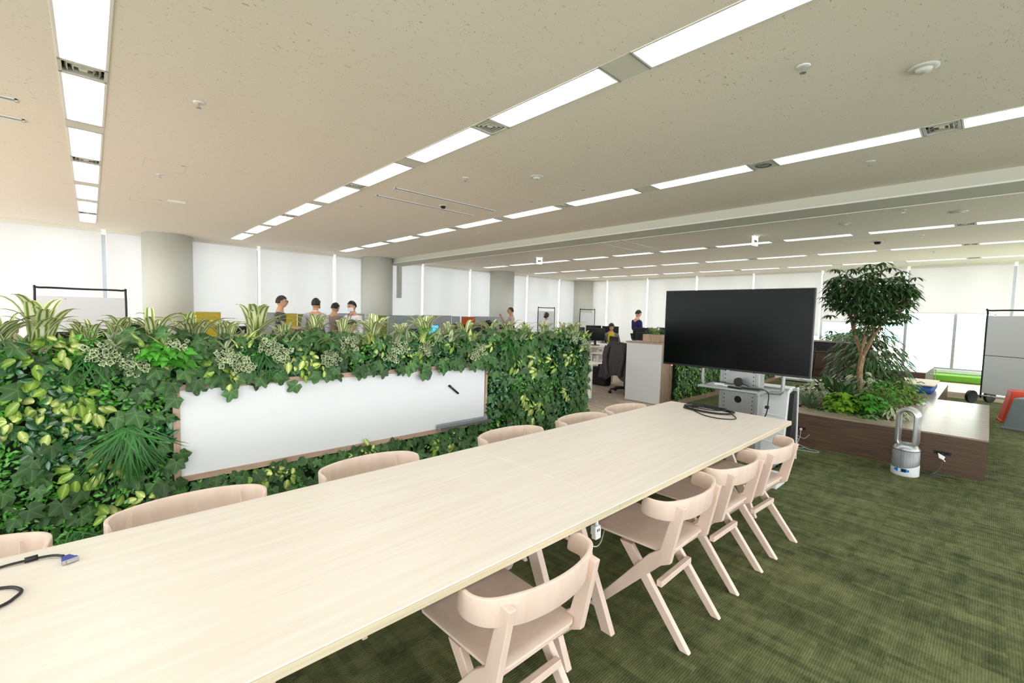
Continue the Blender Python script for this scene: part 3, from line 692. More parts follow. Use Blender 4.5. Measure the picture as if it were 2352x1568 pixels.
m = MB(); m.box((-.02, -.045, 0), (.02, .045, .018)); m.build('body', M['plastic_white'], t, bevel=.004); m = MB(); m.box((-.045, -.12, 0), (-.012, -.05, .012)); m.build('dongle', M['plastic_white'], t, bevel=.003)
t = thing('shelf_cable', 'black cable draped along the shelf and down past the white cabinet', 'cable', (4.6, 1.6, .86))
m = MB(); m.tube(smooth_path([(-.12, .33, -.008), (-.02, .26, .018), (0.0, .12, .004), (.0, .055, .018)], 6), .0042, 8)
m.tube(smooth_path([(.0, .055, .03), (.0, .01, .02), (-.02, -.08, -.006), (-.04, -.17, -.006), (-.06, -.235, -.03), (-.08, -.245, -.12), (-.08, -.235, -.22), (-.08, -.20, -.30), (-.08, -.18, -.38)], 7), .0048, 8); m.build('cord', M['black'], t, True)
m = MB(); m.box((-.10, -.255, -.17), (-.07, -.225, -.145)); m.build('clip', M['black'], t, bevel=.002)
# white folding whiteboard copier behind the stand
t = thing('white_copyboard_unit', 'white panelled upright unit with black slot and black side behind the stand', 'office machine', (5.35, 1.60, 0))
m = MB(); m.prism([(-.13, .08), (-.04, .76), (.02, .79), (.10, .79), (.16, .08)], 'y', -.20, .30); m.build('body', M['plastic_white'], t, bevel=.012, seg=3)
m = MB(); m.prism([(-.10, .05), (-.01, .74), (.09, .76), (.16, .05)], 'y', -.245, -.2005); m.build('side_panel', M['black'], t, bevel=.004)
m = MB(); m.prism([(.14, .02), (.075, .785), (.10, .80), (.17, .02)], 'y', -.255, -.24); m.build('side_trim', M['plastic_white'], t)
m = MB(); m.prism([(-.068, .715), (-.052, .715), (-.052, .740), (-.063, .740)], 'y', -.13, .24); m.build('paper_slot', M['dark'], t)
m = MB(); m.box((-.06, -.215, .785), (.12, .30, .80)); m.build('lid', M['plastic_white'], t, bevel=.006)
for z in (.50, .33, .22):
    x = -.13+(z-.08)/.68*.09
    m = MB(); m.tube(smooth_path([(x-.002, .28, z+.02), (x-.003, .1, z+.012), (x-.002, -.06, z-.008), (x-.002, -.18, z-.012)], 5), .004, 6); m.build('groove', M['white'], t, True)
m = MB(); m.box((-.20, -.23, .03), (.2, .30, .08)); m.build('base', M['black'], t, bevel=.01)
for x in (-.16, .16):
    for y in (-.18, .26):
        m = MB(); m.disc_x((x, y, .03), .03, .03, 16); m.build('caster', M['black'], t)
t = thing('floor_printer', 'small white device standing on the carpet under the television stand', 'printer', (4.52, 1.36, 0))
m = MB(); m.box((-.12, -.15, .0), (.12, .15, .10)); m.build('body', M['plastic_white'], t, bevel=.01); m = MB(); m.box((-.10, -.12, .10), (.03, .10, .104)); m.build('tray', M['mesh_grey'], t); m = MB(); m.box((-.06, -.08, .104), (-.03, .06, .106)); m.build('slot', M['dark'], t)
# ================================================================== green wall with the whiteboard
GY = 3.2; GX1 = 4.20; GX0 = -1.6; GTOP = 1.30
BX0, BX1, BZ0, BZ1 = .33, 2.68, .47, 1.045
g = thing('green_wall', 'low living wall partition of dark ivy and pale leaves behind the table', 'green wall', (1.5, GY+.15, 0))
def inw(o):            # children are built in world coordinates: shift back to the parent's origin
    o.location = -g.location; return o
m = MB(); m.box((GX0, GY+.03, 0), (GX1-.03, GY+.30, 1.20)); inw(m.build('backing', M['backing'], g))
m = MB(); m.box((GX1-.03, GY-.01, 0), (GX1-.005, GY+.32, 1.22)); inw(m.build('end_trim', M['frame_wood'], g))
m = MB(); m.box((GX0, GY+.30, 0), (GX1-.03, GY+.32, 1.22)); inw(m.build('back_panel', M['cab_wood'], g))
def in_board(x, z, pad=0): return BX0-pad < x < BX1+pad and BZ0-pad < z < BZ1+pad
def wall_leaf(x, z, y, s, face_jit=.5, tip=None, up=False):
    nrm = (U(-face_jit, face_jit), -1, U(-.2, face_jit+.3))
    a = U(-1.2, 1.2)-PI/2 if tip is None else tip
    return (basis(nrm, (math.cos(a), -.25, math.sin(a))), (x, y, z), s, U(0, 1))
# patches of different planting
cent = [(U(GX0, GX1), U(0, 1.35), RNG.choice(['ivy', 'ivy', 'ivy', 'ivy', 'box', 'box', 'glossy'])) for _ in range(95)]
cent += [(.02, .9, 'box'), (.22, .93, 'box'), (.24, .62, 'box'), (-.1, .86, 'glossy'), (-.02, .5, 'box'), (-.2, .35, 'box'), (.1, .3, 'ivy'), (2.95, .55, 'box'), (3.1, .75, 'box'), (3.5, .95, 'box'), (3.9, .5, 'glossy'), (2.9, .35, 'glossy'), (3.5, .35, 'ivy')]
def kind_at(x, z):
    return min(cent, key=lambda c: (c[0]-x)**2+(c[1]-z)**2)[2]
ivy = []; box = []; glossy = []
n = 0
while n < 4600:
    x, z = U(GX0, GX1+.01), U(.0, GTOP+.02)
    if x < -.6 and U(0, 1) < .7: continue
    n += 1; k = kind_at(x, z)
    if in_board(x, z, .005): continue
    y = GY+U(-.055, .03)
    if k == 'ivy' or U(0, 1) < .30: ivy.append(wall_leaf(x, z, y, U(.052, .088)))
n = 0
while n < 24000:
    x, z = U(GX0, GX1), U(.0, GTOP)
    if x < -.6 and U(0, 1) < .75: continue
    n += 1
    if in_board(x, z, 0): continue
    k = kind_at(x, z)
    if k == 'box' or (k == 'ivy' and U(0, 1) < .35) or (k == 'glossy' and U(0, 1) < .3): box.append((basis((U(-.9, .9), -1, U(-.4, .9)), (U(-1, 1), -.6, U(-.3, 1))), (x, GY+U(-.03, .028), z), U(.024, .040), U(0, 1)))
    elif k == 'glossy' and U(0, 1) < .6:
        glossy.append((basis((U(-.8, .8), -1, U(-.3, .9)), (U(-1, 1), -.5, U(-.8, .8))), (x, GY+U(-.05, .0), z), U(.04, .062), U(0, 1)))
# ivy hanging over the whiteboard's rim
for _ in range(44):
    x = U(BX0-.02, BX1-.05)
    if .95 < x < 1.3 and U(0, 1) < .3: continue
    ivy.append(wall_leaf(x, BZ1+U(.0, .06), GY-.055, U(.06, .085), .3, -PI/2+U(-.5, .5)))
for x, z in ((.34, .62), (.35, .66), (.33, .50), (2.66, 1.03), (2.60, 1.04), (1.95, 1.0), (1.98, 1.03), (2.02, 1.01), (1.0, 1.0), (.62, 1.0), (.35, .98)): ivy.append(wall_leaf(x, z, GY-.06, .075, .3))
for _ in range(55): ivy.append(wall_leaf(U(BX0, BX1), BZ0-U(.03, .08), GY-.045, U(.06, .085), .3, PI/2+U(-1, 1)))
# crest of mixed leaves on top
for _ in range(800):
    x = U(GX0, GX1); y = GY+U(-.07, .22); z = GTOP+U(-.10, .035)+.03*math.sin(x*7)
    k = kind_at(x, 1.3)
    if k == 'ivy': ivy.append((basis((U(-.6, .6), -.8, U(.3, 1)), (U(-1, 1), -.5, U(-.8, .4))), (x, y, z), U(.055, .08), U(0, 1)))
    else:
        for _k in range(4): box.append((basis((U(-.9, .9), -.7, U(.1, 1)), (U(-1, 1), -.4, U(-.3, 1))), (x+U(-.03, .03), y, z+U(-.02, .02)), U(.025, .038), U(0, 1)))
for _ in range(900):
    x = U(GX0, GX1); box.append((basis((U(-.9, .9), -.5, 1), (U(-1, 1), -.4, U(-.3, 1))), (x, GY+U(-.04, .28), GTOP-U(.03, .08)), U(.025, .036), U(0, .6)))
inw(leaves('ivy_foliage', TM['ivy'], ivy, M['ivy'], g)); inw(leaves('small_leaf_foliage', TM['small'], box, M['box'], g)); inw(leaves('glossy_foliage', TM['ovate'], glossy, M['glossy'], g))
# pale leaf clusters (x, z, size)
CL = [(-.24, 1.03, 1.25), (-.16, .98, 1.2), (-.28, .93, 1.0), (-.05, 1.02, 1.1), (.0, .96, 1.0), (-.13, .90, 1.1), (-.06, .64, 1.3), (.02, .66, 1.2), (.07, .62, 1.0), (.05, .38, 1.2), (.10, .34, 1.1), (.20, .43, 1.0), (-.2, 1.22, 1.2), (-.1, 1.27, 1.0),
      (.24, 1.17, .9), (.56, 1.12, 1.1), (.62, 1.06, 1.0), (.94, 1.15, 1.2), (1.02, 1.10, 1.1), (1.05, 1.18, 1.0), (1.15, 1.12, .9), (.75, .40, 1.1), (.84, .41, 1.1), (.94, .385, 1.1), (.66, .375, 1.0), (1.42, .42, 1.2), (1.50, .45, 1.0), (2.12, .37, 1.1), (2.28, .38, 1.2),
      (1.83, 1.13, 1.2), (1.95, 1.17, 1.1), (2.48, 1.19, .9), (2.76, .40, 1.3), (2.98, 1.04, 1.1), (3.05, .99, .9), (3.27, 1.05, 1.2), (3.35, .98, 1.2), (3.30, .92, 1.0), (3.52, 1.02, 1.0), (3.6, .95, .9), (3.82, 1.05, 1.1), (3.9, 1.1, 1.0), (3.95, 1.0, .9), (4.08, 1.14, 1.0),
      (3.13, .70, 1.2), (3.2, .62, 1.1), (3.26, .55, 1.1), (3.36, .60, 1.0), (3.42, .52, 1.0), (3.3, .45, 1.2), (3.78, .66, 1.0), (3.86, .6, .9), (3.7, .35, 1.0), (1.6, 1.24, 1.0), (2.25, 1.22, 1.0), (2.7, 1.2, .9)]
for i, (x, z, s) in enumerate(CL):
    it = []
    for k in range(RNG.choice([8, 9, 10, 11])):
        a = U(0, 2*PI); r = U(.0, .055)*s; out = U(.3, 1)
        it.append((basis((math.cos(a)*.7, -1+.2*out, .35+math.sin(a)*.5), (math.cos(a), -.55*U(.2, 1.2), math.sin(a))), (x+r*math.cos(a), GY-.06+U(-.02, .015), z+r*math.sin(a)), U(.055, .082)*s, U(0, 1)))
    inw(leaves('pale_leaf_cluster', TM['ovate'], it, M['pale' if i % 3 else 'pale2'], g))
# dark grass tufts set in the face
for x, z, s, nn in ((.13, .80, 1.25, 130), (-.1, .28, .8, 40), (.78, 1.20, .8, 40), (2.95, 1.22, 1.0, 80), (3.6, .33, .7, 40), (.0, 1.2, .7, 30)):
    it = []
    for k in range(nn):
        a = U(-PI, 0)+U(-.3, .3) if x < 1 else U(0, 2*PI)
        it.append((basis((U(-.4, .4), -1, .5), (math.cos(a)*.8, -.6, math.sin(a)*.9-.1)), (x+U(-.05, .05), GY-.04, z+U(-.03, .05)), U(.14, .24)*s, U(0, 1)))
    inw(leaves('grass_tuft', TM['strip'], it, M['grass'], g))
# frilled white-edged clusters along the crest
for x, z in ((.12, 1.22), (.18, 1.17), (.02, 1.25), (.60, 1.19), (.68, 1.15), (.82, 1.25), (.9, 1.2), (1.22, 1.16), (1.68, 1.16), (1.75, 1.22), (2.5, 1.13), (2.55, 1.17), (1.98, 1.20), (3.9, 1.24), (4.05, 1.2), (4.12, 1.15), (1.34, 1.25), (.35, 1.26)):
    it = [(basis((U(-.6, .6), -1, U(.1, .9)), (U(-1, 1), -.3, U(-.6, 1))), (x+U(-.05, .05), GY-.075+U(-.02, .02), z+U(-.045, .045)), U(.020, .032), U(0, 1)) for _ in range(44)]
    inw(leaves('frilled_leaf_cluster', TM['frill'], it, M['frill'], g))
# bright fern-like cluster
for x, z in ((.27, 1.25), (.34, 1.22)):
    it = [(basis((U(-.5, .5), -.8, .8), (U(-1, 1), -.5, U(-.3, 1))), (x+U(-.05, .05), GY-.08+U(-.02, .04), z+U(-.04, .03)), U(.05, .085), U(0, 1)) for _ in range(90)]
    inw(leaves('fern_cluster', TM['small'], it, M['fern'], g))
# striped spider plants standing in the top trough
SP = [(-.50, 1.2), (-.33, 1.15), (-.19, 1.35), (-.02, .9), (.12, 1.0), (.27, 1.25), (.45, 1.1), (.62, .9), (.78, 1.35), (.95, .9), (1.16, 1.1), (1.38, .95), (1.6, 1.15), (1.84, .85), (2.05, 1.2), (2.3, .8), (2.52, 1.05), (2.78, 1.0), (3.02, 1.05), (3.3, .85), (3.55, .95), (3.8, .9), (4.02, 1.0)]
spn = ['cut by the left picture edge', 'just left of the wheeled whiteboard', 'below the left post of the wheeled whiteboard', 'under the dark monitors at left', 'right of the dark monitors at left', 'above the bright green fern', 'below the first column',
       'just left of the mustard partition', 'with widest spread in front of the mustard partition', 'in front of the black monitor with blue corner', 'left of the man in the striped shirt', 'below the man in the striped shirt', 'in front of the man in grey', 'below the man in brown',
       'in front of the lanyard man', 'right of the lanyard man', 'before the teal grey partition', 'before the grey partition at centre', 'just left of the orange partition', 'below the orange partition', 'in front of the man with raised hand', 'in front of the woman in white', 'at the right end of the green wall']
def tuft(n, h, mt, tm='blade', spread=1.0, tone=(0, 1)):
    it = []
    for k in range(n):
        a = U(0, 2*PI); s = h*U(.6, 1.1); lean = U(.35, 1.25)*spread
        nr = Vector((-math.cos(a)*.0, -math.sin(a)*.0, 1)); B = basis(nr, (math.cos(a), math.sin(a), 0)); B = B*np.array([1, lean, 1.25-.35*lean])[None, :]
        it.append((B, (U(-.03, .03), U(-.02, .02), -.02), s, U(*tone)))
    return leaves('blades', TM[tm], it, M[mt])
for (x, s), nm in zip(SP, spn):
    t = thing('spider_plant', 'striped spider plant atop the green wall, %s' % nm, 'plant', (x, GY+U(.02, .12), GTOP-.02), 0, 'striped spider plants along the green wall crest')
    o = tuft(RNG.choice([18, 22, 26]), .29*s, 'stripe', 'bigblade' if s > 1.3 else 'blade'); o.parent = t
    m = MB(); m.lathe([(.025, -.06), (.03, 0), (.015, .02)], n=8); m.build('crown', M['pale2' and 'bark'], t)
for k_ in range(34):          # finer variegated grass between the spider plants
    x = GX0+1.0+(GX1-GX0-1.05)*(k_+U(0, .9))/34
    it = []
    for _ in range(26):
        a = U(0, 2*PI); s = U(.07, .15); e = U(.3, 1.2); it.append((basis((-math.cos(a), -math.sin(a), e), (math.cos(a)*e*.8, math.sin(a)*e*.8-.1, 1)), (x+U(-.05, .05), GY+U(-.07, .12), GTOP-.05), s, U(0, 1)))
    inw(leaves('variegated_grass_tuft', TM['long'], it, M['silverleaf' if k_ % 3 else 'pale'], g))
# whiteboard
t = thing('wall_whiteboard', 'long white glossy whiteboard framed in pale wood set in the green wall', 'whiteboard', ((BX0+BX1)/2, GY-.01, (BZ0+BZ1)/2))
hw, hh = (BX1-BX0)/2, (BZ1-BZ0)/2
m = MB(); m.box((-hw+.03, -.012, -hh+.03), (hw-.03, .035, hh-.03)); m.build('board_surface', M['wb'], t)
m = MB(); f = .034
m.box((-hw, -.02, hh-f), (hw, .04, hh)); m.box((-hw, -.02, -hh), (hw, .04, -hh+f)); m.box((-hw, -.02, -hh+f), (-hw+f, .04, hh-f)); m.box((hw-f*.7, -.02, -hh+f), (hw, .04, hh-f)); m.build('frame', M['frame_wood'], t)
t = thing('pen_tray', 'aluminium pen tray under the right end of the wall whiteboard', 'pen tray', (2.40, GY-.03, .515))
m = MB(); m.prism([(0, .03), (-.008, .03), (-.010, .002), (-.06, -.002), (-.066, .014), (-.07, .014), (-.066, -.010), (0, -.012)], 'x', -.28, .28); m.build('tray', M['alu'], t)
t = thing('board_marker', 'black marker pen stuck slanting on the wall whiteboard', 'marker', (2.30, GY-.032, .826))
m = MB(); m.tube([(-.045, 0, .036), (.045, 0, -.036)], .0085, 12); m.build('barrel', M['black'], t, True); m = MB(); m.tube([(-.055, 0, .044), (-.042, 0, .034)], .0095, 12); m.build('cap', M['dark'], t, True); m = MB(); m.tube([(-.030, -.004, .030), (-.036, -.004, .035)], .0075, 10); m.build('ring', M['silver'], t)

# ================================================================== second green partition behind the television
t = thing('storage_cabinet', 'waist high cabinet with pale grey side panel left of the television', 'cabinet', (7.3, 3.98, 0))
m = MB(); m.box((-.27, -.20, .0), (.03, .48, 1.045)); m.build('body', M['cab_wood'], t); m = MB(); m.box((-.285, -.205, .02), (-.27, .47, 1.04)); m.build('side_panel', M['cab'], t); m = MB(); m.box((-.29, -.22, 1.045), (.13, .49, 1.07)); m.build('top', M['cab_wood'], t)
m = MB(); m.box((.03, -.215, 0), (.115, .46, 1.045)); m.build('end_post', M['cab_wood'], t)
t = thing('planter_box', 'wooden planter box with striped grass on the cabinet behind the television', 'planter', (7.45, 4.02, 1.072))
m = MB(); m.box((-.36, -.16, 0), (-.03, .16, .13)); m.build('box', M['cab_wood'], t); o = tuft(44, .24, 'stripe'); o.parent = t; o.name = 'striped_grass'; o.location = (-.22, 0, .13)
o = leaves('green_foliage', TM['small'], [(basis((U(-.7, .7), U(-1, .3), 1), (U(-1, 1), U(-1, 1), U(-.2, 1))), (U(-.35, -.05), U(-.12, .12), .13+U(0, .07)), U(.03, .045), U(0, 1)) for _ in range(180)], M['fern']); o.parent = t
g2 = thing('green_partition', 'second leafy green partition seen under the television', 'green wall', (10, 3.75, 0))
def inw2(o): o.location = -g2.location; return o
m = MB(); m.box((7.46, 3.72, .06), (12.5, 3.95, 1.12)); inw2(m.build('backing', M['backing'], g2)); m = MB(); m.box((7.46, 3.62, 0), (12.5, 4.0, .07)); m.box((12.5, 3.64, 0), (12.55, 3.98, 1.15)); inw2(m.build('base', M['cab_wood'], g2))
it = [wall_leaf(U(7.40, 12.5), U(.09, 1.15), 3.69+U(-.03, .03), U(.06, .085)) for _ in range(2100)]; inw2(leaves('ivy_foliage', TM['ivy'], it, M['ivy'], g2))
it = [wall_leaf(U(7.40, 12.5), U(.09, 1.15), 3.66+U(-.03, .03), U(.05, .075)) for _ in range(620)]; inw2(leaves('pale_foliage', TM['ovate'], it, M['pale2'], g2))
it = [(basis((U(-.9, .9), -1, U(-.4, .9)), (U(-1, 1), -.6, U(-.3, 1))), (U(7.40, 12.5), 3.69+U(-.04, .02), U(.09, 1.15)), U(.03, .05), U(0, 1)) for _ in range(6000)]; inw2(leaves('small_leaf_foliage', TM['small'], it, M['box'], g2))
it = []
for cx, cz in ((8.3, .3), (8.8, .9), (9.5, .5)):
    it += [(basis((U(-.4, .4), -1, .5), (U(-1, 1), -.6, U(-1, .3))), (cx+U(-.05, .05), 3.64, cz+U(-.03, .05)), U(.14, .24), U(0, 1)) for _ in range(60)]
inw2(leaves('grass_foliage', TM['strip'], it, M['grass'], g2))
# ================================================================== walnut planter deck
t = thing('planter_bench', 'low dark walnut bench deck that holds the indoor tree bed', 'bench', (6.25, 0, 0))
def shp(z0, z1, m, e=0, x0=0.0):
    a = [(x0-e, -.05-e), (2.81+e, -.05-e), (2.81+e, .48-e), (5.5+e, .48-e), (5.5+e, 2.15+e), (x0-e, 2.15+e)]
    return a
bx0, bx1, by0, by1 = .30, 3.05, .68, 1.66
def slabring(m, z0, z1, e):
    for a in ((-e, -.05-e, bx0, 2.15+e), (bx0, -.05-e, 2.81+e, by0), (bx0, by1, 5.5+e, 2.15+e), (bx1, by0, 5.5+e, by1), (2.81+e, .48-e, 5.5+e, by0)):
        m.box((a[0], a[1], z0), (a[2], a[3], z1))
m = MB(); slabring(m, 0, .385, 0); m.build('body', M['walnut'], t); m = MB(); slabring(m, .385, .40, .006); m.build('top', M['walnut_top'], t)
m = MB(); m.box((bx0, by0, .05), (bx1, by1, .365)); m.build('soil_bed', M['soil'], t)
rr = random.Random(3)
def chips(n, mt, name):
    m = MB()
    for _ in range(n):
        x, y = rr.uniform(bx0+.01, bx1-.01), rr.uniform(by0+.01, by1-.01); M4 = Matrix.Translation((x, y, .372+rr.uniform(0, .02))) @ Matrix.Rotation(rr.uniform(0, PI), 4, 'Z') @ Matrix.Rotation(rr.uniform(-.5, .5), 4, 'X')
        m.box((-.022, -.011, -.004), (.022, .011, .004), M4)
    o = m.build(name, M[mt], t); o['kind'] = 'stuff'; return o
chips(1500, 'chips', 'pale_bark_chips'); chips(700, 'chips2', 'brown_bark_chips')
def outlet(y, label):
    t = thing('floor_outlet', label, 'power outlet', (6.25, y, .205), 0, 'black outlets in the walnut bench front'); m = MB(); m.box((-.004, -.065, -.016), (0, .065, .016)); m.build('plate', M['black'], t)
    m = MB(); m.box((-.006, -.05, -.01), (-.004, -.02, .01)); m.box((-.006, .02, -.01), (-.004, .05, .01)); m.build('sockets', M['dark'], t)
outlet(1.51, 'black outlet strip in the bench front next to the white cabinet unit'); outlet(.255, 'black outlet strip in the bench front right of the bladeless fan')
t = thing('white_plug_cord', 'white plug and tangled pale cord on the carpet beside the white unit', 'cable', (6.24, 1.49, .2))
m = MB(); m.box((-.03, -.012, -.012), (-.004, .012, .012)); m.build('plug', M['plastic_white'], t, bevel=.003)
m = MB(); m.tube(smooth_path([(-.02, 0, -.01), (-.03, .0, -.08), (-.04, .01, -.13), (-.07, .03, -.19), (-.05, .1, -.195), (-.06, .02, -.18), (-.1, -.06, -.196), (-.16, -.02, -.196), (-.08, .01, -.17), (-.12, -.1, -.196), (-.14, -.22, -.196), (-.22, -.2, -.196), (-.26, .0, -.196), (-.3, .2, -.196)], 6), .0035, 7)
m.tube(smooth_path([(-.04, .01, -.13), (-.06, .06, -.06), (-.05, .08, -.05), (-.05, -.04, -.10), (-.06, -.1, -.04)], 5), .003, 6); m.build('cord', mat('pale_cord', (190, 192, 196), .5), t, True)
t = thing('fan_power_cord', 'grey cord with hanging white tag coiled on the carpet by the fan', 'cable', (6.24, .25, .2))
m = MB(); m.box((-.03, -.012, -.012), (-.004, .012, .012)); m.build('plug', M['black'], t, bevel=.003)
m = MB(); m.tube(smooth_path([(-.03, 0, -.01), (-.05, 0, -.06), (-.09, .01, -.13), (-.17, .06, -.185), (-.15, .13, -.19), (-.21, .09, -.19), (-.17, .0, -.19), (-.24, .03, -.19), (-.19, .12, -.17), (-.2, .2, -.17), (-.24, .27, -.15)], 6), .0038, 7)
m.tube(smooth_path([(-.17, .06, -.18), (-.13, -.02, -.19), (-.12, -.08, -.194), (-.14, -.13, -.194)], 5), .0045, 7); m.build('cord', mat('grey_cord', (78, 74, 74), .5), t, True)
m = MB(); m.add([(-.04, .035, .01), (-.06, .025, -.035), (-.065, -.01, -.05), (-.04, -.02, -.02)], [(0, 1, 2, 3)]); m.add([(-.065, -.01, -.05), (-.066, -.02, -.065), (-.05, -.025, -.06), (-.055, -.012, -.045)], [(0, 1, 2, 3)]); m.build('paper_tag', M['paper'], t)
# bladeless fan
t = thing('bladeless_fan', 'silver and white bladeless tower fan standing before the walnut bench', 'fan', (5.90, .50, 0), -PI/2-.16)
m = MB(); n = 40; vs = []
def wav(a): return .105+.030*math.sin(a+.5)
prof = []
m.lathe([(.106, 0), (.110, .006), (.110, .055)], n=n); base = None
vs = []; fs = []
for r, zf in ((.106, 0), (.111, .008), (.1105, 1)):
    vs += [(r*math.cos(2*PI*k/n), r*math.sin(2*PI*k/n), (wav(2*PI*k/n) if zf == 1 else zf)) for k in range(n)]
for i in range(2): fs += [(i*n+k, i*n+(k+1) % n, (i+1)*n+(k+1) % n, (i+1)*n+k) for k in range(n)]
fs.append(tuple(range(n-1, -1, -1))); MB().add(vs, fs).build('base', M['plastic_white'], t, True)
def b_perf(nt, b):
    v = coords(nt); vo = N(nt, 'ShaderNodeTexVoronoi'); vo.inputs['Scale'].default_value = 260; vo.inputs['Randomness'].default_value = 0; nt.links.new(v, vo.inputs['Vector'])
    nt.links.new(ramp(nt, vo.outputs['Distance'], [(.25, (70, 72, 74)), (.4, (150, 152, 155))]), b.inputs['Base Color'])
M['perf'] = mat('perforated_silver', (150, 152, 155), .45, .4, build=b_perf)
vs = []; fs = []
for r, zz in ((.1085, 0), (.1085, .255), (.104, .258)):
    vs += [(r*math.cos(2*PI*k/n), r*math.sin(2*PI*k/n), (wav(2*PI*k/n)-.004 if zz == 0 else zz)) for k in range(n)]
for i in range(2): fs += [(i*n+k, i*n+(k+1) % n, (i+1)*n+(k+1) % n, (i+1)*n+k) for k in range(n)]
MB().add(vs, fs).build('filter_drum', M['perf'], t, True)
m = MB(); m.lathe([(.110, .252), (.108, .262), (.085, .300), (.06, .318)], n=n); m.build('shoulder', M['silver'], t, True)
# loop ring: stadium path, deep elliptical section
path = []; R_, hz = .066, .125
for k in range(13): a = PI*k/12; path.append((R_*math.cos(a), .45+hz/1+.0+R_*math.sin(a)+.012))
for k in range(13): a = PI+PI*k/12; path.append((R_*math.cos(a), .45-hz*.85+.0+R_*math.sin(a)))
nP = len(path); cs = [(-.004, -.062), (.020, -.052), (.024, .040), (.010, .060), (-.008, .045), (-.016, -.045)]
vs = []; fs = []
for i, (x, z) in enumerate(path):
    dx, dz = path[(i+1) % nP][0]-path[i-1][0], path[(i+1) % nP][1]-path[i-1][1]; l = math.hypot(dx, dz); nx, nz = dz/l, -dx/l
    for o_, y in cs: vs.append((x+nx*o_, y, z+nz*o_))
K = len(cs)
for i in range(nP):
    j = (i+1) % nP; fs += [(i*K+k, i*K+(k+1) % K, j*K+(k+1) % K, j*K+k) for k in range(K)]
MB().add(vs, fs).build('loop_amplifier', M['silver'], t, True, bevel=.002)
vs2 = [(x, y, z) for (x, y, z) in vs]
m = MB()
m.tube([(x*.90, -.045, (z-.45)*.97+.45) for x, z in path], .004, 6, closed=True); m.build('inner_slit', M['mesh_grey'], t, True)
m = MB(); m.box((-.028, -.02, .655), (.028, .02, .664)); m.build('remote_clip', M['grey_metal'], t, bevel=.002)
# blue control strip with dark display
def patch(a0, a1, z0, z1, r, mt, name, par):
    vs = []; k = 10
    for i in range(k+1):
        a = a0+(a1-a0)*i/k; e = min(i, k-i)/k; c = (z0+z1)/2; h = (z1-z0)/2*(1 if e > .12 or name != 'control_strip' else .6)
        vs += [(r*math.cos(a), r*math.sin(a), c-h), (r*math.cos(a), r*math.sin(a), c+h)]
    return MB().add(vs, [(2*i, 2*i+2, 2*i+3, 2*i+1) for i in range(k)]).build(name, mt, par)
A0 = -PI/2
cs_ = patch(A0-.55, A0+.55, .042, .078, .1122, M['blue_disp'], 'control_strip', t); patch(A0+.02, A0+.32, .046, .074, .1126, M['black'], 'display', cs_); patch(A0-.22, A0-.03, .044, .076, .1127, M['plastic_white'], 'knob', cs_)

# ------------------------------------------------------------------ indoor tree
t = thing('indoor_tree', 'tall schefflera like tree with forked pale trunk and dark crown', 'tree', (8.0, 1.22, .37))
tr = random.Random(11)
m = MB()
m.tube(smooth_path([(0, .0, -.02), (.01, .01, .2), (-.01, .02, .45), (0, .0, .70)], 5), [.042-.0006*i for i in range(16)], 12)
tips = []
def branch(p, d, L_, r, depth):
    pts = [Vector(p)]
    q = Vector(p); dd = Vector(d).normalized()
    for i in range(5):
        dd = (dd+Vector((tr.uniform(-.16, .16), tr.uniform(-.16, .16), tr.uniform(-.02, .12)))).normalized(); q = q+dd*(L_/5); pts.append(q.copy())
    pts = [Vector((p_.x*min(1, .46/max(.01, math.hypot(p_.x, p_.y))), p_.y*min(1, .46/max(.01, math.hypot(p_.x, p_.y))), min(p_.z, 1.9))) for p_ in pts]; q = pts[-1].copy()
    pp = smooth_path(pts, 3); m.tube(pp, [r*(1-.5*i/len(pp)) for i in range(len(pp))], 8)
    if depth == 0: tips.append((q, dd)); return
    if depth == 1: tips.append((pts[3], dd))
    for k in range(3 if depth > 1 else 3):
        a = tr.uniform(0, 2*PI); s = Vector((math.cos(a), math.sin(a), 0))
        branch(q if k < 2 else pts[3], dd+s*tr.uniform(.6, 1.1)+Vector((0, 0, .1)), L_*tr.uniform(.55, .8), r*.55, depth-1)
branch((0, 0, .66), (.05, .40, .95), .56, .030, 2); branch((0, 0, .66), (.0, -.38, 1.0), .56, .030, 2); branch((0, 0, .64), (.4, .1, .95), .50, .022, 2); branch((0, .02, .62), (-.35, .05, 1.0), .48, .020, 2)
m.build('trunk', M['bark_tree'], t, True)
it = []
def umbel(c, s, up, n=7):
    for k in range(n):
        a = 2*PI*k/n+U(-.2, .2); d = Vector((math.cos(a), math.sin(a), U(-.35, .1))); it.append((basis((d.x*.25, d.y*.25, 1), d), tuple(Vector(c)+d*.02), s*U(.8, 1.15), U(0, 1)))
for q, d in tips:
    for _ in range(6):
        c = q+Vector((tr.gauss(0, .10), tr.gauss(0, .11), tr.gauss(.02, .09))); c.z = min(c.z, 1.92)
        hh_ = math.hypot(c.x, c.y)
        if hh_ > .50: c.x *= .5/hh_; c.y *= .5/hh_
        umbel(c, U(.09, .13), 1, RNG.choice([6, 7, 8]))
for _ in range(230):
    a, b = tr.uniform(0, 2*PI), tr.gauss(0, .6); ca = tr.uniform(.45, 1)**.5
    c = Vector((.46*ca*math.cos(a), .48*ca*math.sin(a), 1.56+.40*math.sin(b)*.95))
    if c.z < 1.30 and tr.random() < .45: continue
    if (c.x**2+c.y**2)**.5 > .30+.5*(1.98-c.z): continue
    umbel(c, U(.10, .15), 1, RNG.choice([6, 7, 8]))
leaves('crown_leaves', TM['long'], it, M['treeleaf'], t)
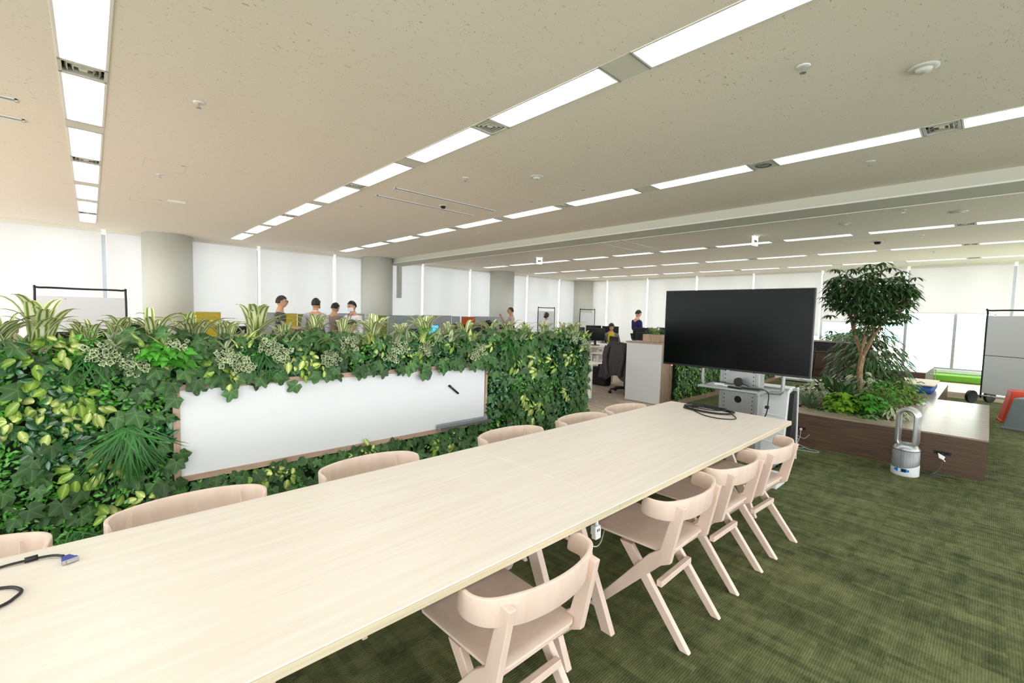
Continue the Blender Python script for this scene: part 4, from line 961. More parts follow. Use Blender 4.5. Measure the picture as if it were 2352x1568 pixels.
# ------------------------------------------------------------------ plants in the bed
def clump(name, label, loc, tmpl, mt, n, size, spread, h, cat='plant', up=.5, group=None, part='foliage', stems=True):
    t = thing(name, label, cat, loc, 0, group); it = []; st = MB()
    for k in range(n):
        a = U(0, 2*PI); r = spread*U(0, 1)**.6; z = h*U(.15, 1)*(1-.45*(r/spread)**2); d = (math.cos(a)+U(-.4, .4), math.sin(a)+U(-.4, .4), U(-.5, up))
        it.append((basis((d[0]*.4, d[1]*.4, 1), d), (r*math.cos(a), r*math.sin(a), z), size*U(.7, 1.2), U(0, 1)))
        if stems and k % 9 == 0: st.tube([(r*.2*math.cos(a), r*.2*math.sin(a), -.02), (r*math.cos(a), r*math.sin(a), z)], .003, 5)
    leaves(part, TM[tmpl], it, M[mt], t)
    if stems and st.v: st.build('stems', M['bark'], t)
    return t
def grassy(name, label, loc, n, h, mt, tm='strip', bend=1.0):
    t = thing(name, label, 'plant', loc); it = []
    for k in range(n):
        a = U(0, 2*PI); s = h*U(.65, 1.15); e = U(.25, 1.2)*bend
        it.append((basis((-math.cos(a)*1, -math.sin(a)*1, e), (math.cos(a)*e*.8, math.sin(a)*e*.8, 1)), (U(-.04, .04), U(-.04, .04), 0), s, U(0, 1)))
    leaves('blades', TM[tm], it, M[mt], t); m = MB(); m.lathe([(.03, -.03), (.035, .01), (.02, .03)], n=8); m.build('crown', M['bark'], t); return t
Z = .37
for j, (x, y, l) in enumerate(((6.75, 1.52, 'grey green grassy clump at the front left of the tree bed'), (6.98, 1.62, 'second grassy clump right behind the front left one'))): grassy('liriope', l, (x, y, Z), 120, .26, 'greyleaf')
clump('yellow_green_fern', 'bright yellow green lacy fern at the front of the tree bed', (6.85, 1.22, Z), 'ivy', 'fern2', 150, .085, .20, .27, up=1.0)
clump('yellow_green_fern', 'bright green lacy fern just right of the yellow one at the bed front', (6.9, .96, Z), 'ivy', 'fern', 150, .08, .20, .29, up=1.0)
clump('ground_ivy', 'dark round leaved creeper trailing over the front edge of the tree bed', (6.60, .92, Z+.02), 'round', 'treeleaf', 60, .07, .16, .06)
clump('ground_ivy', 'dark creeper by the bark chips left of centre on the bed front', (6.62, 1.33, Z+.02), 'round', 'treeleaf', 45, .06, .12, .06)
clump('variegated_herb', 'fine pale green herb overhanging the right front corner of the bed', (6.85, .74, Z), 'long', 'silverleaf', 260, .07, .16, .16)
clump('feathery_fern', 'tall feathery green fern right of the trunk base', (7.4, .92, Z), 'small', 'fern', 900, .05, .28, .42)
clump('feathery_fern', 'olive feathery fern leaning right at the far side of the bed', (8.3, .80, Z), 'small', 'fern2', 700, .055, .25, .38)
clump('silver_leaf_plant', 'pale silvery mottled plant left of the trunk base', (7.6, 1.62, Z), 'round', 'silverleaf', 170, .08, .22, .30)
clump('arrowhead_plant', 'small whitish arrowhead plant at the far left edge of the bed', (7.6, 1.85, .40), 'ovate', 'silverleaf', 60, .07, .13, .22)
clump('silver_leaf_plant', 'pale mottled plant right behind the trunk base', (8.4, 1.25, Z), 'ovate', 'silverleaf', 150, .12, .24, .42)
grassy('dark_blade_plant', 'dark stiff bladed plant with pale stripes left of the trunk', (7.7, 1.50, Z), 20, .46, 'treeleaf', 'long', 1.0)
grassy('snake_plant', 'tall dark upright blades standing just before the trunk', (7.3, 1.28, Z), 9, .42, 'treeleaf', 'long', .25)
grassy('broad_leaf_plant', 'broad grey green leaves standing left behind the trunk', (8.0, 1.42, Z), 7, .38, 'greyleaf', 'round', .5)
clump('bushy_plant', 'dark bushy plant with hanging fingers of leaves behind the tree trunk', (9.1, 1.32, Z), 'long', 'treeleaf', 1300, .14, .52, 1.15)
clump('fern_bush', 'low dark fern spilling right over the deck behind the bed', (8.95, .98, Z), 'long', 'grass', 420, .09, .24, .34)
# blue based balance board
t = thing('balance_cushion', 'blue cushion with a tan board on top lying on the walnut deck', 'cushion', (10.0, .85, .40), 0)
m = MB(); m.box((-.45, -.30, .0), (.40, .30, .13)); m.build('cushion', M['blue'], t, True, bevel=.055, seg=4); m = MB(); m.box((-.44, -.31, .128), (.62, .33, .142)); m.build('board', M['deck'], t)
m = MB(); m.tube([(-.2, -.18, .145), (-.2, -.13, .165), (-.2, -.08, .145)], .006, 6); m.build('handle', M['black'], t)
# raised box bench behind
t = thing('raised_bench_box', 'taller walnut box with pale top beyond the planter bench', 'bench', (12.1, 1.4, 0))
m = MB(); m.box((0, -.57, 0), (2.0, .75, .52)); m.build('body', M['walnut'], t); m = MB(); m.box((-.005, -.575, .52), (2.005, .755, .535)); m.build('top', M['walnut_top'], t)
t = thing('acrylic_guard', 'clear acrylic guard plate with small steel studs by the raised box', 'guard', (12.2, .78, 0)); m = MB(); m.box((0, -.004, .45), (1.6, .004, .62)); m.build('plate', M['glass'], t); m = MB()
m.ball((.1, -.012, .50), .018); m.ball((1.4, -.012, .50), .018); m.box((.06, -.01, 0), (.08, .0, .5)); m.box((1.5, -.01, 0), (1.52, .0, .5)); m.build('studs', M['silver'], t)
# timber deck and turf by the window
m = MB(); m.box((12.95, -3.5, 0), (15.05, .80, .12)); tag(m.build('timber_step', M['deck']), 'pale timber platform between carpet and turf by the right windows', 'platform')
m = MB(); m.box((15.08, -3.5, 0), (15.8, 1.4, .27)); o = tag(m.build('turf_strip', M['turf']), 'bright green artificial turf strip along the right windows', 'turf')
m = MB(); m.box((15.052, -3.5, .0), (15.078, 1.4, .135)); tag(m.build('edge_strip', M['black']), 'thin black edging strip between timber platform and turf', 'edging')
m = MB(); m.box((12.97, -2.2, .121), (13.8, -.45, .14)); tag(m.build('turf_mat', M['turf']), 'square of green turf under the wheeled grey whiteboard', 'turf')
# counter with stools
t = thing('bar_counter', 'high dark walnut counter at the back behind the tree', 'counter', (14.2, 3.1, 0))
m = MB(); m.box((.25, -1.1, 0), (.35, 1.6, .96)); m.build('front_panel', M['walnut'], t); m = MB(); m.box((0, -1.15, .96), (.9, 1.65, 1.0)); m.build('worktop', M['walnut_top'], t); m = MB(); m.box((.05, -1.1, .88), (.25, 1.6, .96)); m.build('apron', M['black'], t)
clump('counter_plants', 'row of small dark leafy plants along the high counter', (14.75, 2.6, 1.0), 'round', 'treeleaf', 420, .09, .55, .24)
def stool(x, y, label):
    t = thing('bar_stool', label, 'stool', (x, y, 0), PI/2, 'black bar stools at the high counter')
    m = MB(); m.box((-.19, -.19, .70), (.19, .19, .73)); m.build('seat', M['black'], t, bevel=.01); m = MB(); m.box((-.17, -.20, .76), (.17, -.185, .92)); m.build('backrest', M['black'], t, bevel=.01)
    m = MB(); m.box((-.03, -.205, .83), (.03, -.2, .86)); m.build('label_plate', M['silver'], t)
    for sx in (-1, 1):
        for sy in (-1, 1):
            m = MB(); m.tube([(sx*.15, sy*.15, .71), (sx*.21, sy*.21, 0)], .011, 8)
            if sy < 0: m.tube([(sx*.17, -.19, .70), (sx*.17, -.2, .93)], .011, 8)
            m.build('leg', M['black_metal'], t)
    m = MB()
    q = .192
    m.tube([(-q, -q, .25), (q, -q, .25), (q, q, .25), (-q, q, .25)], .009, 8, closed=True); m.build('footrest', M['black_metal'], t)
stool(13.85, 2.98, 'black bar stool right of the television with a small bright plate'); stool(13.9, 2.35, 'black bar stool half hidden by hanging leaves')
# wheeled grey whiteboard at right and the two block stools
def mobile_board(name, label, loc, rz, w, ztop, panels, legs=True):
    t = thing(name, label, 'whiteboard', loc, rz, None); h = w/2
    m = MB(); m.tube(smooth_path([(-h, 0, .10), (-h, 0, .8), (-h, 0, ztop-.06), (-h+.06, 0, ztop), (0, 0, ztop), (h-.06, 0, ztop), (h, 0, ztop-.06), (h, 0, .8), (h, 0, .10)], 5), .015, 10); m.build('frame', M['black_metal'], t, True)
    for z0, z1 in panels:
        m = MB(); m.box((-h+.018, -.012, z0), (h-.018, .012, z1)); m.build('board', M['wb_soft'], t, bevel=.002, seg=1)
    m = MB(); m.tube([(-h, 0, .15), (h, 0, .15)], .014, 8); m.build('crossbar', M['silver'], t); m = MB(); m.box((-h+.02, -.008, .92), (h-.02, .008, .94)); m.build('seam', M['dark'], t)
    for s in (-1, 1):
        m = MB(); m.tube([(s*h, -.2, .14), (s*h, .2, .14)], .014, 8); f = m.build('foot', M['black_metal'], t)
        for y in (-.22, .22):
            m = MB(); m.disc_x((s*h, y, .125), .122, .05, 28); m.build('wheel', M['black'], f)
    return t
mobile_board('wheeled_whiteboard', 'tall grey two panel board on large black wheels at the right edge', (12.06, -.76, .0), math.radians(-123.5), 1.95, 1.79, ((.20, .925), (.935, 1.69)))
def block_stool(loc, rz, mt, label):
    t = thing('block_stool', label, 'stool', loc, rz); w0, w1, h, d = .34, .25, .50, .17
    m = MB(); out = [(-w0, 0), (-w1, h), (w1, h), (w0, 0), (w0-.09, 0), (w1-.07, h-.10), (-w1+.07, h-.10), (-w0+.09, 0)]
    n = len(out); vs = [(x, -d, z) for x, z in out]+[(x, d, z) for x, z in out]
    qs = [(0, 1, 6, 7), (1, 2, 5, 6), (2, 3, 4, 5)]; fs = qs+[tuple(i+n for i in q) for q in qs]+[(i, (i+1) % n, (i+1) % n+n, i+n) for i in range(n)]
    m.add(vs, fs); m.build('shell', mt, t, bevel=.012, seg=3)
    for a, b in ((-w0-.01, -w0+.095), (w0-.095, w0+.01)): m = MB(); m.box((a, -d-.01, 0), (b, d+.01, .025)); m.build('foot_rim', mt, t, bevel=.005)
    return t
block_stool((10.55, -.52, 0), -PI/2+.12, M['red'], 'orange red arch shaped stool cut by the right edge')
t = thing('block_stool', 'grey solid block stool in front of the red one at right', 'stool', (9.85, -.66, 0), -.35)
m = MB(); vs = [(-.24, -.40, 0), (.24, -.40, 0), (.24, .40, 0), (-.24, .40, 0), (-.20, -.32, .46), (.20, -.32, .46), (.20, .32, .46), (-.20, .32, .46)]; m.add(vs, [(0, 3, 2, 1), (4, 5, 6, 7), (0, 1, 5, 4), (1, 2, 6, 5), (2, 3, 7, 6), (3, 0, 4, 7)]); m.build('shell', M['bench_grey'], t, bevel=.015, seg=3)
m = MB(); m.box((-.255, -.415, 0), (.255, .415, .025)); m.build('foot_rim', M['bench_grey'], t, bevel=.006)
# ================================================================== open office behind the green wall
def desk_proto(label):
    t = thing('office_desk', label, 'desk')
    m = MB(); m.box((-.70, -.35, .70), (.70, .35, .725)); m.build('desktop', M['table'], t)
    for s in (-1, 1):
        m = MB(); m.box((s*.68-.02, -.33, .02), (s*.68+.02, -.29, .70)); m.box((s*.68-.02, .29, .02), (s*.68+.02, .33, .70)); m.box((s*.68-.02, -.33, .66), (s*.68+.02, .33, .70)); m.build('leg', M['white'], t)
    m = MB(); m.box((-.62, .30, .35), (.62, .315, .69)); m.build('modesty_panel', M['cab'], t)
    return t
def monitor(x, y, z, rz, label, w=.52, h=.31, on=False, frame='black', base=True, tilt=0):
    t = thing('monitor', label, 'monitor', (x, y, z), rz, 'office monitors beyond the green wall')
    m = MB(); m.box((-w/2, -.012, .12), (w/2, .018, .12+h)); m.build('housing', M[frame], t, bevel=.004)
    m = MB(); m.box((-w/2+.012, -.0135, .135), (w/2-.012, -.0115, .12+h-.012)); m.build('screen', M['screen_on' if on else 'screen'], t)
    m = MB(); m.box((-.03, .01, .01), (.03, .035, .24)); m.box((-.11, -.09, 0), (.11, .09, .014)); m.build('stand', M['black'], t)
    return t
def office_chair(x, y, rz, label, jacket=False):
    t = thing('office_chair', label, 'chair', (x, y, 0), rz, 'black office swivel chairs')
    m = MB(); m.box((-.24, -.22, .43), (.24, .24, .50)); m.build('seat', M['black_soft'], t, bevel=.03, seg=3)
    m = MB(); vs = []; fs = []
    for i in range(6):
        for j in range(7):
            u = j/6-.5; v = i/5; vs.append((u*.46*(1-.12*v), -.22-.10*v+.5*u*u*.25, .52+.44*v))
    for i in range(5):
        for j in range(6): a = i*7+j; fs.append((a, a+1, a+8, a+7))
    o = m.add(vs, fs).build('backrest', M['black_soft'], t, True); md = o.modifiers.new('thick', 'SOLIDIFY'); md.thickness = .03
    m = MB(); m.cyl((0, 0, .09), .025, .36, 12); m.cyl((0, 0, .39), .1, .04, 12); m.build('gas_lift', M['black'], t)
    for k in range(5):
        a = 2*PI*k/5+.3; c, s = math.cos(a), math.sin(a)
        m = MB(); m.tube([(0, 0, .105), (.15*c, .15*s, .10), (.30*c, .30*s, .075)], [.026, .022, .016], 8); l = m.build('base_arm', M['black'], t)
        m = MB(); m.disc_x((0, 0, .03), .03, .045, 14); w_ = m.build('caster', M['black'], l); w_.location = (.30*c, .30*s, 0); w_.rotation_euler = (0, 0, a+PI/2)
    for s in (-1, 1):
        m = MB(); m.tube([(s*.22, 0, .46), (s*.29, 0, .50), (s*.29, 0, .66)], .014, 8); m.box((s*.29-.035, -.12, .66), (s*.29+.035, .12, .685)); m.build('armrest', M['black'], t)
    return t
dk = desk_proto('')
desks = [(8.10, 5.10, -PI/2, 'birch office desk behind the chair with the draped jacket'), (8.85, 5.10, PI/2, 'birch desk back to back beyond the jacket chair desk'),
         (9.6, 7.4, -PI/2, 'desk with monitors just right of the green wall end'), (10.35, 7.4, PI/2, 'desk facing the monitors right of the green wall end'), (11.3, 6.4, -PI/2, 'desk of the woman in the yellow top'), (12.05, 6.4, PI/2, 'desk beyond the woman in yellow'),
         (12.0, 8.2, -PI/2, 'desk left of the woman in yellow near the far windows'), (13.4, 7.4, PI/2, 'rear desk behind the man in navy'), (13.4, 5.6, PI/2, 'rear desk just left of the television'),
         (-.35, 7.6, 0, 'desk under the dark monitors at far left'), (1.55, 8.0, 0, 'desk under the monitor with the blue corner'), (2.9, 7.9, 0, 'desk in front of the man in the striped shirt'), (4.85, 8.0, 0, 'desk in front of the lanyard man'),
         (6.3, 9.6, 0, 'desk before the teal grey partition'), (7.8, 9.8, 0, 'desk before the grey partition at centre'), (9.4, 10.0, 0, 'desk before the orange partition')]
for i, (x, y, rz, l) in enumerate(desks):
    if i == 0: dk.location = (x, y, 0); dk.rotation_euler = (0, 0, rz); dk['label'] = l; dk['group'] = 'birch office desks'
    else: dup(dk, (x, y, 0), rz, l, 'birch office desks')
DZ = .726
# screens; rz 0 means the screen faces -y (toward the camera side)
mons = [(-.28, 7.75, .14, 'small framed grey screen at far left over the green wall', .42, .30), (.05, 7.8, .0, 'large dark monitor at far left below the wheeled whiteboard', .50, .33),
        (1.68, 8.05, .03, 'black monitor with a blue corner beside the mustard partition', .56, .36), (2.72, 8.0, .1, 'low black monitor in front of the man in the striped shirt', .54, .30),
        (4.85, 8.1, PI, 'monitor turned away below the lanyard man', .5, .3), (6.2, 9.65, .0, 'monitor with bright blue picture before the teal grey partition', .56, .33), (7.75, 9.85, .0, 'black monitor with pale rim before the centre grey partition', .6, .33),
        (9.3, 10.05, .1, 'dark monitor under the orange partition', .5, .3), (9.65, 7.75, -.9, 'left of two monitors just right of the green wall end', .5, .34), (9.75, 7.15, -.8, 'right of two monitors just right of the green wall end', .5, .34),
        (8.3, 5.60, -2.2, 'low black monitor between jacket chair and woman in yellow', .48, .22), (8.7, 5.1, 1.3, 'second screen on the far desk by the jacket chair', .5, .32),
        (11.45, 6.75, -.95, 'tilted dark monitor before the man in navy', .56, .36), (12.1, 8.3, -.9, 'far dark monitor left of the woman in yellow', .52, .34),
        (13.3, 7.0, -1.0, 'grey screen right of the man in navy', .46, .34), (13.3, 6.3, -1.0, 'monitor above the striped planter box', .5, .32), (13.3, 5.8, -1.0, 'rearmost monitor by the television edge', .5, .32),
        (12.15, 9.0, -.8, 'distant dark monitor beyond the green wall end', .5, .34)]
for x, y, rz, l, w, h in mons:
    q = monitor(x, y, DZ, rz, l, w, h, 'bright blue' in l)
    if 'blue corner' in l:
        m = MB(); m.box((-.262, -.0145, .42), (-.20, -.0136, .46)); m.build('lit_corner', M['screen_on'], q)
# partitions near the windows
def part_(x0, x1, y, z1, mt, label, z0=.0, th=.04):
    t = thing('felt_partition', label, 'partition', ((x0+x1)/2, y, 0), 0, 'felt desk partitions'); h = (x1-x0)/2
    m = MB(); m.box((-h, -th/2, max(z0, .05)), (h, th/2, z1)); m.build('panel', M[mt], t, bevel=.006); m = MB(); m.box((-h, -th/2-.004, z1-.003), (h, th/2+.004, z1+.010)); m.build('top_rail', M['grey_metal'], t)
    m = MB(); m.box((-h, -.15, 0), (-h+.05, .15, .05)); m.box((h-.05, -.15, 0), (h, .15, .05)); m.build('foot', M['grey_metal'], t)
part_(1.43, 1.98, 11.0, 1.38, 'felt_yellow', 'mustard partition panel right of the first column')
part_(2.69, 3.06, 11.2, 1.39, 'felt_grey', 'grey partition left of the man in the striped shirt'); part_(3.10, 3.48, 11.0, 1.38, 'felt_yellow', 'second mustard panel right behind the striped shirt man'); part_(3.52, 3.9, 11.05, 1.37, 'felt_olive', 'olive partition panel between the mustard one and the man in grey')
part_(4.6, 5.35, 11.5, 1.40, 'felt_grey', 'grey partition behind the lanyard man'); part_(5.5, 5.95, 11.4, 1.37, 'felt_olive', 'olive partition by the second column'); part_(6.1, 7.2, 11.8, 1.37, 'felt_teal', 'teal grey partition right of the second column')
part_(7.3, 8.4, 11.8, 1.39, 'felt_grey', 'wide grey partition left of centre windows'); part_(8.44, 8.74, 11.8, 1.37, 'felt_teal', 'narrow teal panel left of the orange one'); part_(8.78, 9.32, 11.75, 1.37, 'felt_orange', 'orange partition panel'); part_(9.36, 10.6, 11.8, 1.38, 'felt_grey', 'grey partition right of the orange panel')
t = thing('backpack', 'dark grey bag standing before the orange partition', 'bag', (9.2, 10.9, .8)); m = MB(); m.ball((0, 0, .22), .24, 16, 10, (1, .6, 1.1)); m.build('body', M['black_soft'], t, True); m = MB(); m.box((-.25, -.2, -.8), (.25, .2, -.02)); m.build('box_below', M['cab'], t)
# three wheeled boards near the windows
def small_board(loc, w, ztop, label, rz=0):
    t = thing('wheeled_whiteboard', label, 'whiteboard', loc, rz); h = w/2
    m = MB(); m.tube(smooth_path([(-h, 0, .08), (-h, 0, .8), (-h, 0, ztop-.05), (-h+.05, 0, ztop), (0, 0, ztop), (h-.05, 0, ztop), (h, 0, ztop-.05), (h, 0, .8), (h, 0, .08)], 5), .016, 8); m.build('frame', M['black_metal'], t, True)
    m = MB(); m.box((-h+.016, -.012, .75), (h-.016, .012, ztop-.13)); m.build('board', M['wb_soft'], t)
    for s in (-1, 1):
        m = MB(); m.tube([(s*h, -.28, .07), (s*h, .28, .07)], .016, 8); m.disc_x((s*h, -.26, .04), .04, .03, 12); m.disc_x((s*h, .26, .04), .04, .03, 12); m.build('foot', M['black_metal'], t)
small_board((-.093, 10.4, 0), 1.095, 1.735, 'wheeled whiteboard with black rim at the far left before the blinds')
small_board((13.1, 12.0, 0), .75, 1.77, 'narrow black rimmed board behind the woman in white', -.3); small_board((15.2, 11.6, 0), .7, 1.76, 'small black rimmed board by the far corner column', -.4)
# white printer cabinet by the far corner, side table, waste bin, bag
t = thing('side_table', 'small white legged table on castors at the green wall end', 'table', (5.98, 4.75, 0))
m = MB(); m.box((-.42, -.26, .69), (.36, .26, .715)); m.build('tabletop', M['table'], t)
for x in (-.38, .31):
    for y in (-.06, .22):
        m = MB(); m.box((x-.025, y-.025, .075), (x+.025, y+.025, .69)); l = m.build('leg', M['white'], t, bevel=.004); m = MB(); m.disc_x((x, y, .035), .035, .03, 16); m.build('caster', M['grey_metal'], l)
office_chair(6.6, 5.35, -.4, 'black swivel chair partly hidden by the green wall end')
q = office_chair(7.85, 5.0, -PI/2+.1, 'black swivel chair with a grey jacket draped over its back')
q.location = (7.62, 4.84, 0); q.rotation_euler = (0, 0, -PI/2)
# the draped jacket, hanging on the chair back (camera side)
t = thing('grey_jacket', 'dark grey jacket draped over the back of an office chair', 'jacket', (7.30, 4.84, 0), -PI/2)
vs = []; fs = []; nu, nv = 26, 14
def b_jk(nt, b):
    nt.links.new(ramp(nt, noise(nt, coords(nt), 300, 2), [(.3, (58, 58, 60)), (.7, (92, 92, 94))]), b.inputs['Base Color'])
M['jacket'] = mat('grey_wool', (76, 76, 78), .95, spec=.1, build=b_jk)
for j in range(nv+1):
    v = j/nv
    for i in range(nu+1):
        u = i/nu-.5; w = .20+.20*v; fold = .022*math.sin(u*34)*v+.012*math.sin(u*13+1)
        zb = .30+.16*math.cos(u*9)*(.5 if abs(u) < .25 else .2)+.10*abs(u)
        vs.append((u*2*w, -.03-.03*v+fold-.5*u*u*.1*(1-v), .985-.02*(2*u)**2-(.985-zb)*v))
for j in range(nv):
    for i in range(nu): a = j*(nu+1)+i; fs.append((a, a+1, a+nu+2, a+nu+1))
o = MB().add(vs, fs).build('back_panel', M['jacket'], t, True); md = o.modifiers.new('thick', 'SOLIDIFY'); md.thickness = .012
for s in (-1, 1):
    m = MB(); m.tube(smooth_path([(s*.17, -.06, .93), (s*.20, -.10, .75), (s*.17, -.11, .55), (s*.14, -.10, .38)], 5), [.05, .055, .055, .052, .05, .048, .046, .045, .043, .042, .04, .04, .04, .04, .04, .038], 12); m.build('sleeve', M['jacket'], t, True)
m = MB(); m.tube(smooth_path([(-.19, 0, .985), (0, 0, 1.0), (.19, 0, .985)], 5), .022, 8); m.build('collar', M['jacket'], t, True)
t = thing('black_bag', 'black bag standing on the carpet left of the jacket chair', 'bag', (8.1, 5.75, 0)); m = MB(); m.box((-.12, -.2, 0), (.12, .2, .40)); m.build('body', M['black_soft'], t, bevel=.05, seg=3); m = MB(); m.tube(smooth_path([(0, -.08, .40), (0, -.06, .47), (0, .06, .47), (0, .08, .40)], 4), .01, 6); m.build('handle', M['black'], t)
def small(name, label, cat, loc, fn, rz=0, group=None):
    t = thing(name, label, cat, loc, rz, group); fn(t); return t
def phone(t):
    m = MB(); m.prism([(-.09, 0), (.09, 0), (.09, .05), (-.09, .015)], 'x', -.10, .10); m.build('base', M['plastic_white'], t, bevel=.004); m = MB(); m.box((-.09, -.08, .035), (-.04, .08, .065)); m.build('handset', M['plastic_white'], t, bevel=.01); m = MB(); m.box((-.01, -.05, .045), (.08, .03, .05)); m.build('keypad', M['mesh_grey'], t)
small('desk_phone', 'white desk telephone left of the jacket chair', 'telephone', (7.95, 5.5, DZ), phone, -PI/2-.3); small('desk_phone', 'white desk telephone right of the tilted monitor', 'telephone', (11.1, 6.1, DZ), phone, -.8)
def papers(t):
    for k in range(5): m = MB(); m.box((-.15, -.105, k*.004), (.15, .105, k*.004+.003)); o = m.build('sheet', M['paper'], t); o.rotation_euler = (0, 0, .15*k); 
small('paper_stack', 'loose white papers on the desk beside the telephone', 'papers', (7.92, 5.3, DZ), papers, .4); small('paper_stack', 'papers on the desk right of the draped jacket', 'papers', (7.95, 4.65, DZ), papers, 1.2)
def cup(mt):
    def f(t): m = MB(); m.lathe([(.03, 0), (.036, .10), (.033, .10), (.028, .01)], n=16); m.build('cup', mt, t, True)
    return f
small('tumbler', 'wine red tumbler on the desk left of the black monitor back', 'cup', (8.35, 5.78, DZ), cup(M['cup_red'])); small('mug', 'white mug on the desk before the man in navy', 'cup', (10.95, 6.35, DZ), cup(M['plastic_white']))
def bottle(t): m = MB(); m.lathe([(.03, 0), (.032, .02), (.032, .13), (.014, .17), (.014, .19)], n=14); m.build('bottle', M['glass'], t, True); m = MB(); m.cyl((0, 0, .19), .016, .02, 10); m.build('cap', M['plastic_white'], t)
small('water_bottle', 'clear water bottle next to the red tumbler', 'bottle', (8.2, 5.68, DZ), bottle)
def ped(t): m = MB(); m.box((-.2, -.25, .02), (.2, .25, .62)); m.build('body', M['cab'], t, bevel=.005); [MB().box((-.205, -.23, z), (-.20, .23, z+.17)).build('drawer', M['wb_soft'], t) for z in (.05, .24, .43)]
small('drawer_pedestal', 'grey drawer pedestal under the desk behind the jacket', 'cabinet', (8.62, 4.7, 0), ped); small('drawer_pedestal', 'grey drawer pedestal below the tilted monitor', 'cabinet', (11.6, 5.85, 0), ped)
t = thing('robot_vacuum', 'black and white floor device on the carpet at the television corner', 'floor device', (12.9, 3.1, 0)); m = MB(); m.box((-.2, -.45, .02), (.2, .45, .07)); m.build('body', M['plastic_white'], t, bevel=.01); m = MB(); m.box((-.21, -.46, 0), (.21, .46, .02)); m.build('base', M['black'], t)
for x, y, rz, l in ((-.2, 6.9, 0, 'black swivel chair at far left behind the green wall'), (1.5, 7.2, .3, 'black swivel chair before the monitor with blue corner'), (4.2, 7.3, -.2, 'black swivel chair below the lanyard man'), (6.43, 8.72, .1, 'black swivel chair before the bright blue screen'),
                    (7.95, 8.67, .0, 'black swivel chair before the centre grey partition'), (10.9, 9.8, .8, 'black swivel chair behind the man with raised hand'), (12.6, 10.4, 1.5, 'black swivel chair by the woman in white')): office_chair(x, y, rz, l)
t = thing('keyboard_row', 'black keyboard on the desk before the tilted monitor', 'keyboard', (10.95, 6.75, DZ), -.9); m = MB(); m.box((-.22, -.07, 0), (.22, .07, .02)); m.build('body', M['black'], t, bevel=.004); m = MB(); m.box((-.21, -.06, .02), (.21, .06, .023)); m.build('keys', M['mesh_grey'], t)
# ================================================================== people
def skin_mesh(nodes, edges, sub=2):
    ids = {k: i for i, k in enumerate(nodes)}
    me = bpy.data.meshes.new('tmp'); me.from_pydata([nodes[k][0] for k in nodes], [(ids[a], ids[b]) for a, b in edges], [])
    o = bpy.data.objects.new('tmp', me); COL.objects.link(o)
    md = o.modifiers.new('s', 'SKIN'); md.use_smooth_shade = True
    sv = me.skin_vertices[0].data
    for k, i in ids.items():
        r = nodes[k][1]; sv[i].radius = r if isinstance(r, tuple) else (r, r); sv[i].use_root = (i == 0)
    s = o.modifiers.new('u', 'SUBSURF'); s.levels = sub; s.render_levels = sub
    dg = C.evaluated_depsgraph_get(); dg.update()
    out = bpy.data.meshes.new_from_object(o.evaluated_get(dg)); bpy.data.objects.remove(o); bpy.data.meshes.remove(me)
    vs = [tuple(v.co) for v in out.vertices]; fs = [tuple(p.vertices) for p in out.polygons]; bpy.data.meshes.remove(out)
    return vs, fs
M['skin'] = mat('skin', (206, 160, 130), .55, spec=.3)
M['hair'] = mat('black_hair', (26, 22, 20), .5)
M['hair_brown'] = mat('dark_brown_hair', (48, 34, 28), .5)
M['mask'] = mat('white_mask', (238, 238, 240), .8)
def cloth(name, c): return mat(name, c, .9, spec=.15)
def b_str(nt, b):
    w = N(nt, 'ShaderNodeTexWave'); w.bands_direction = 'X'; w.inputs['Scale'].default_value = 11; nt.links.new(coords(nt), w.inputs['Vector'])
    nt.links.new(ramp(nt, w.outputs['Fac'], [(.86, (48, 50, 56)), (.93, (150, 152, 158))]), b.inputs['Base Color'])
M['shirt_stripe'] = mat('striped_shirt', (50, 52, 58), .9, build=b_str)
def head_geo(hp, yaw, pit):
    """head with brow, nose, chin and ears; local +y is the face"""
    n, mm = 24, 18; vs = []; fs = []
    for i in range(mm+1):
        a = PI*i/mm; z = -math.cos(a)
        for k in range(n):
            b = 2*PI*k/n; x, y = math.sin(a)*math.cos(b), math.sin(a)*math.sin(b)
            w = .074*(1-.22*max(0, -z)**1.5); d = .093*(1-.10*max(0, -z)); X, Y, Z_ = x*w, y*d, z*.113
            if y > 0 and z < -.2: Y += .010*y
            if y > .80 and -.30 < z < .12: Y += .018*max(0, 1-abs(x)/.22)*(1-(z-.12)/-.42*-.0)*(.4+.6*(.12-z)/.42)
            if y > .6 and .10 < z < .30: Y -= .004
            if y > .7 and -.52 < z < -.42: Y -= .003
            vs.append((X, Y, Z_))
    for i in range(mm): fs += [(i*n+k, i*n+(k+1) % n, (i+1)*n+(k+1) % n, (i+1)*n+k) for k in range(n)]
    for s in (-1, 1):
        o = len(vs); e = MB().ball((s*.076, -.004, -.004), .030, 8, 6, (.35, .6, 1)); vs += e.v; fs += [tuple(q+o for q in f) for f in e.f]
    R = Matrix.Translation(hp) @ Matrix.Rotation(yaw, 4, 'Z') @ Matrix.Rotation(pit, 4, 'X')
    return [tuple(R @ Vector(v)) for v in vs], fs, R
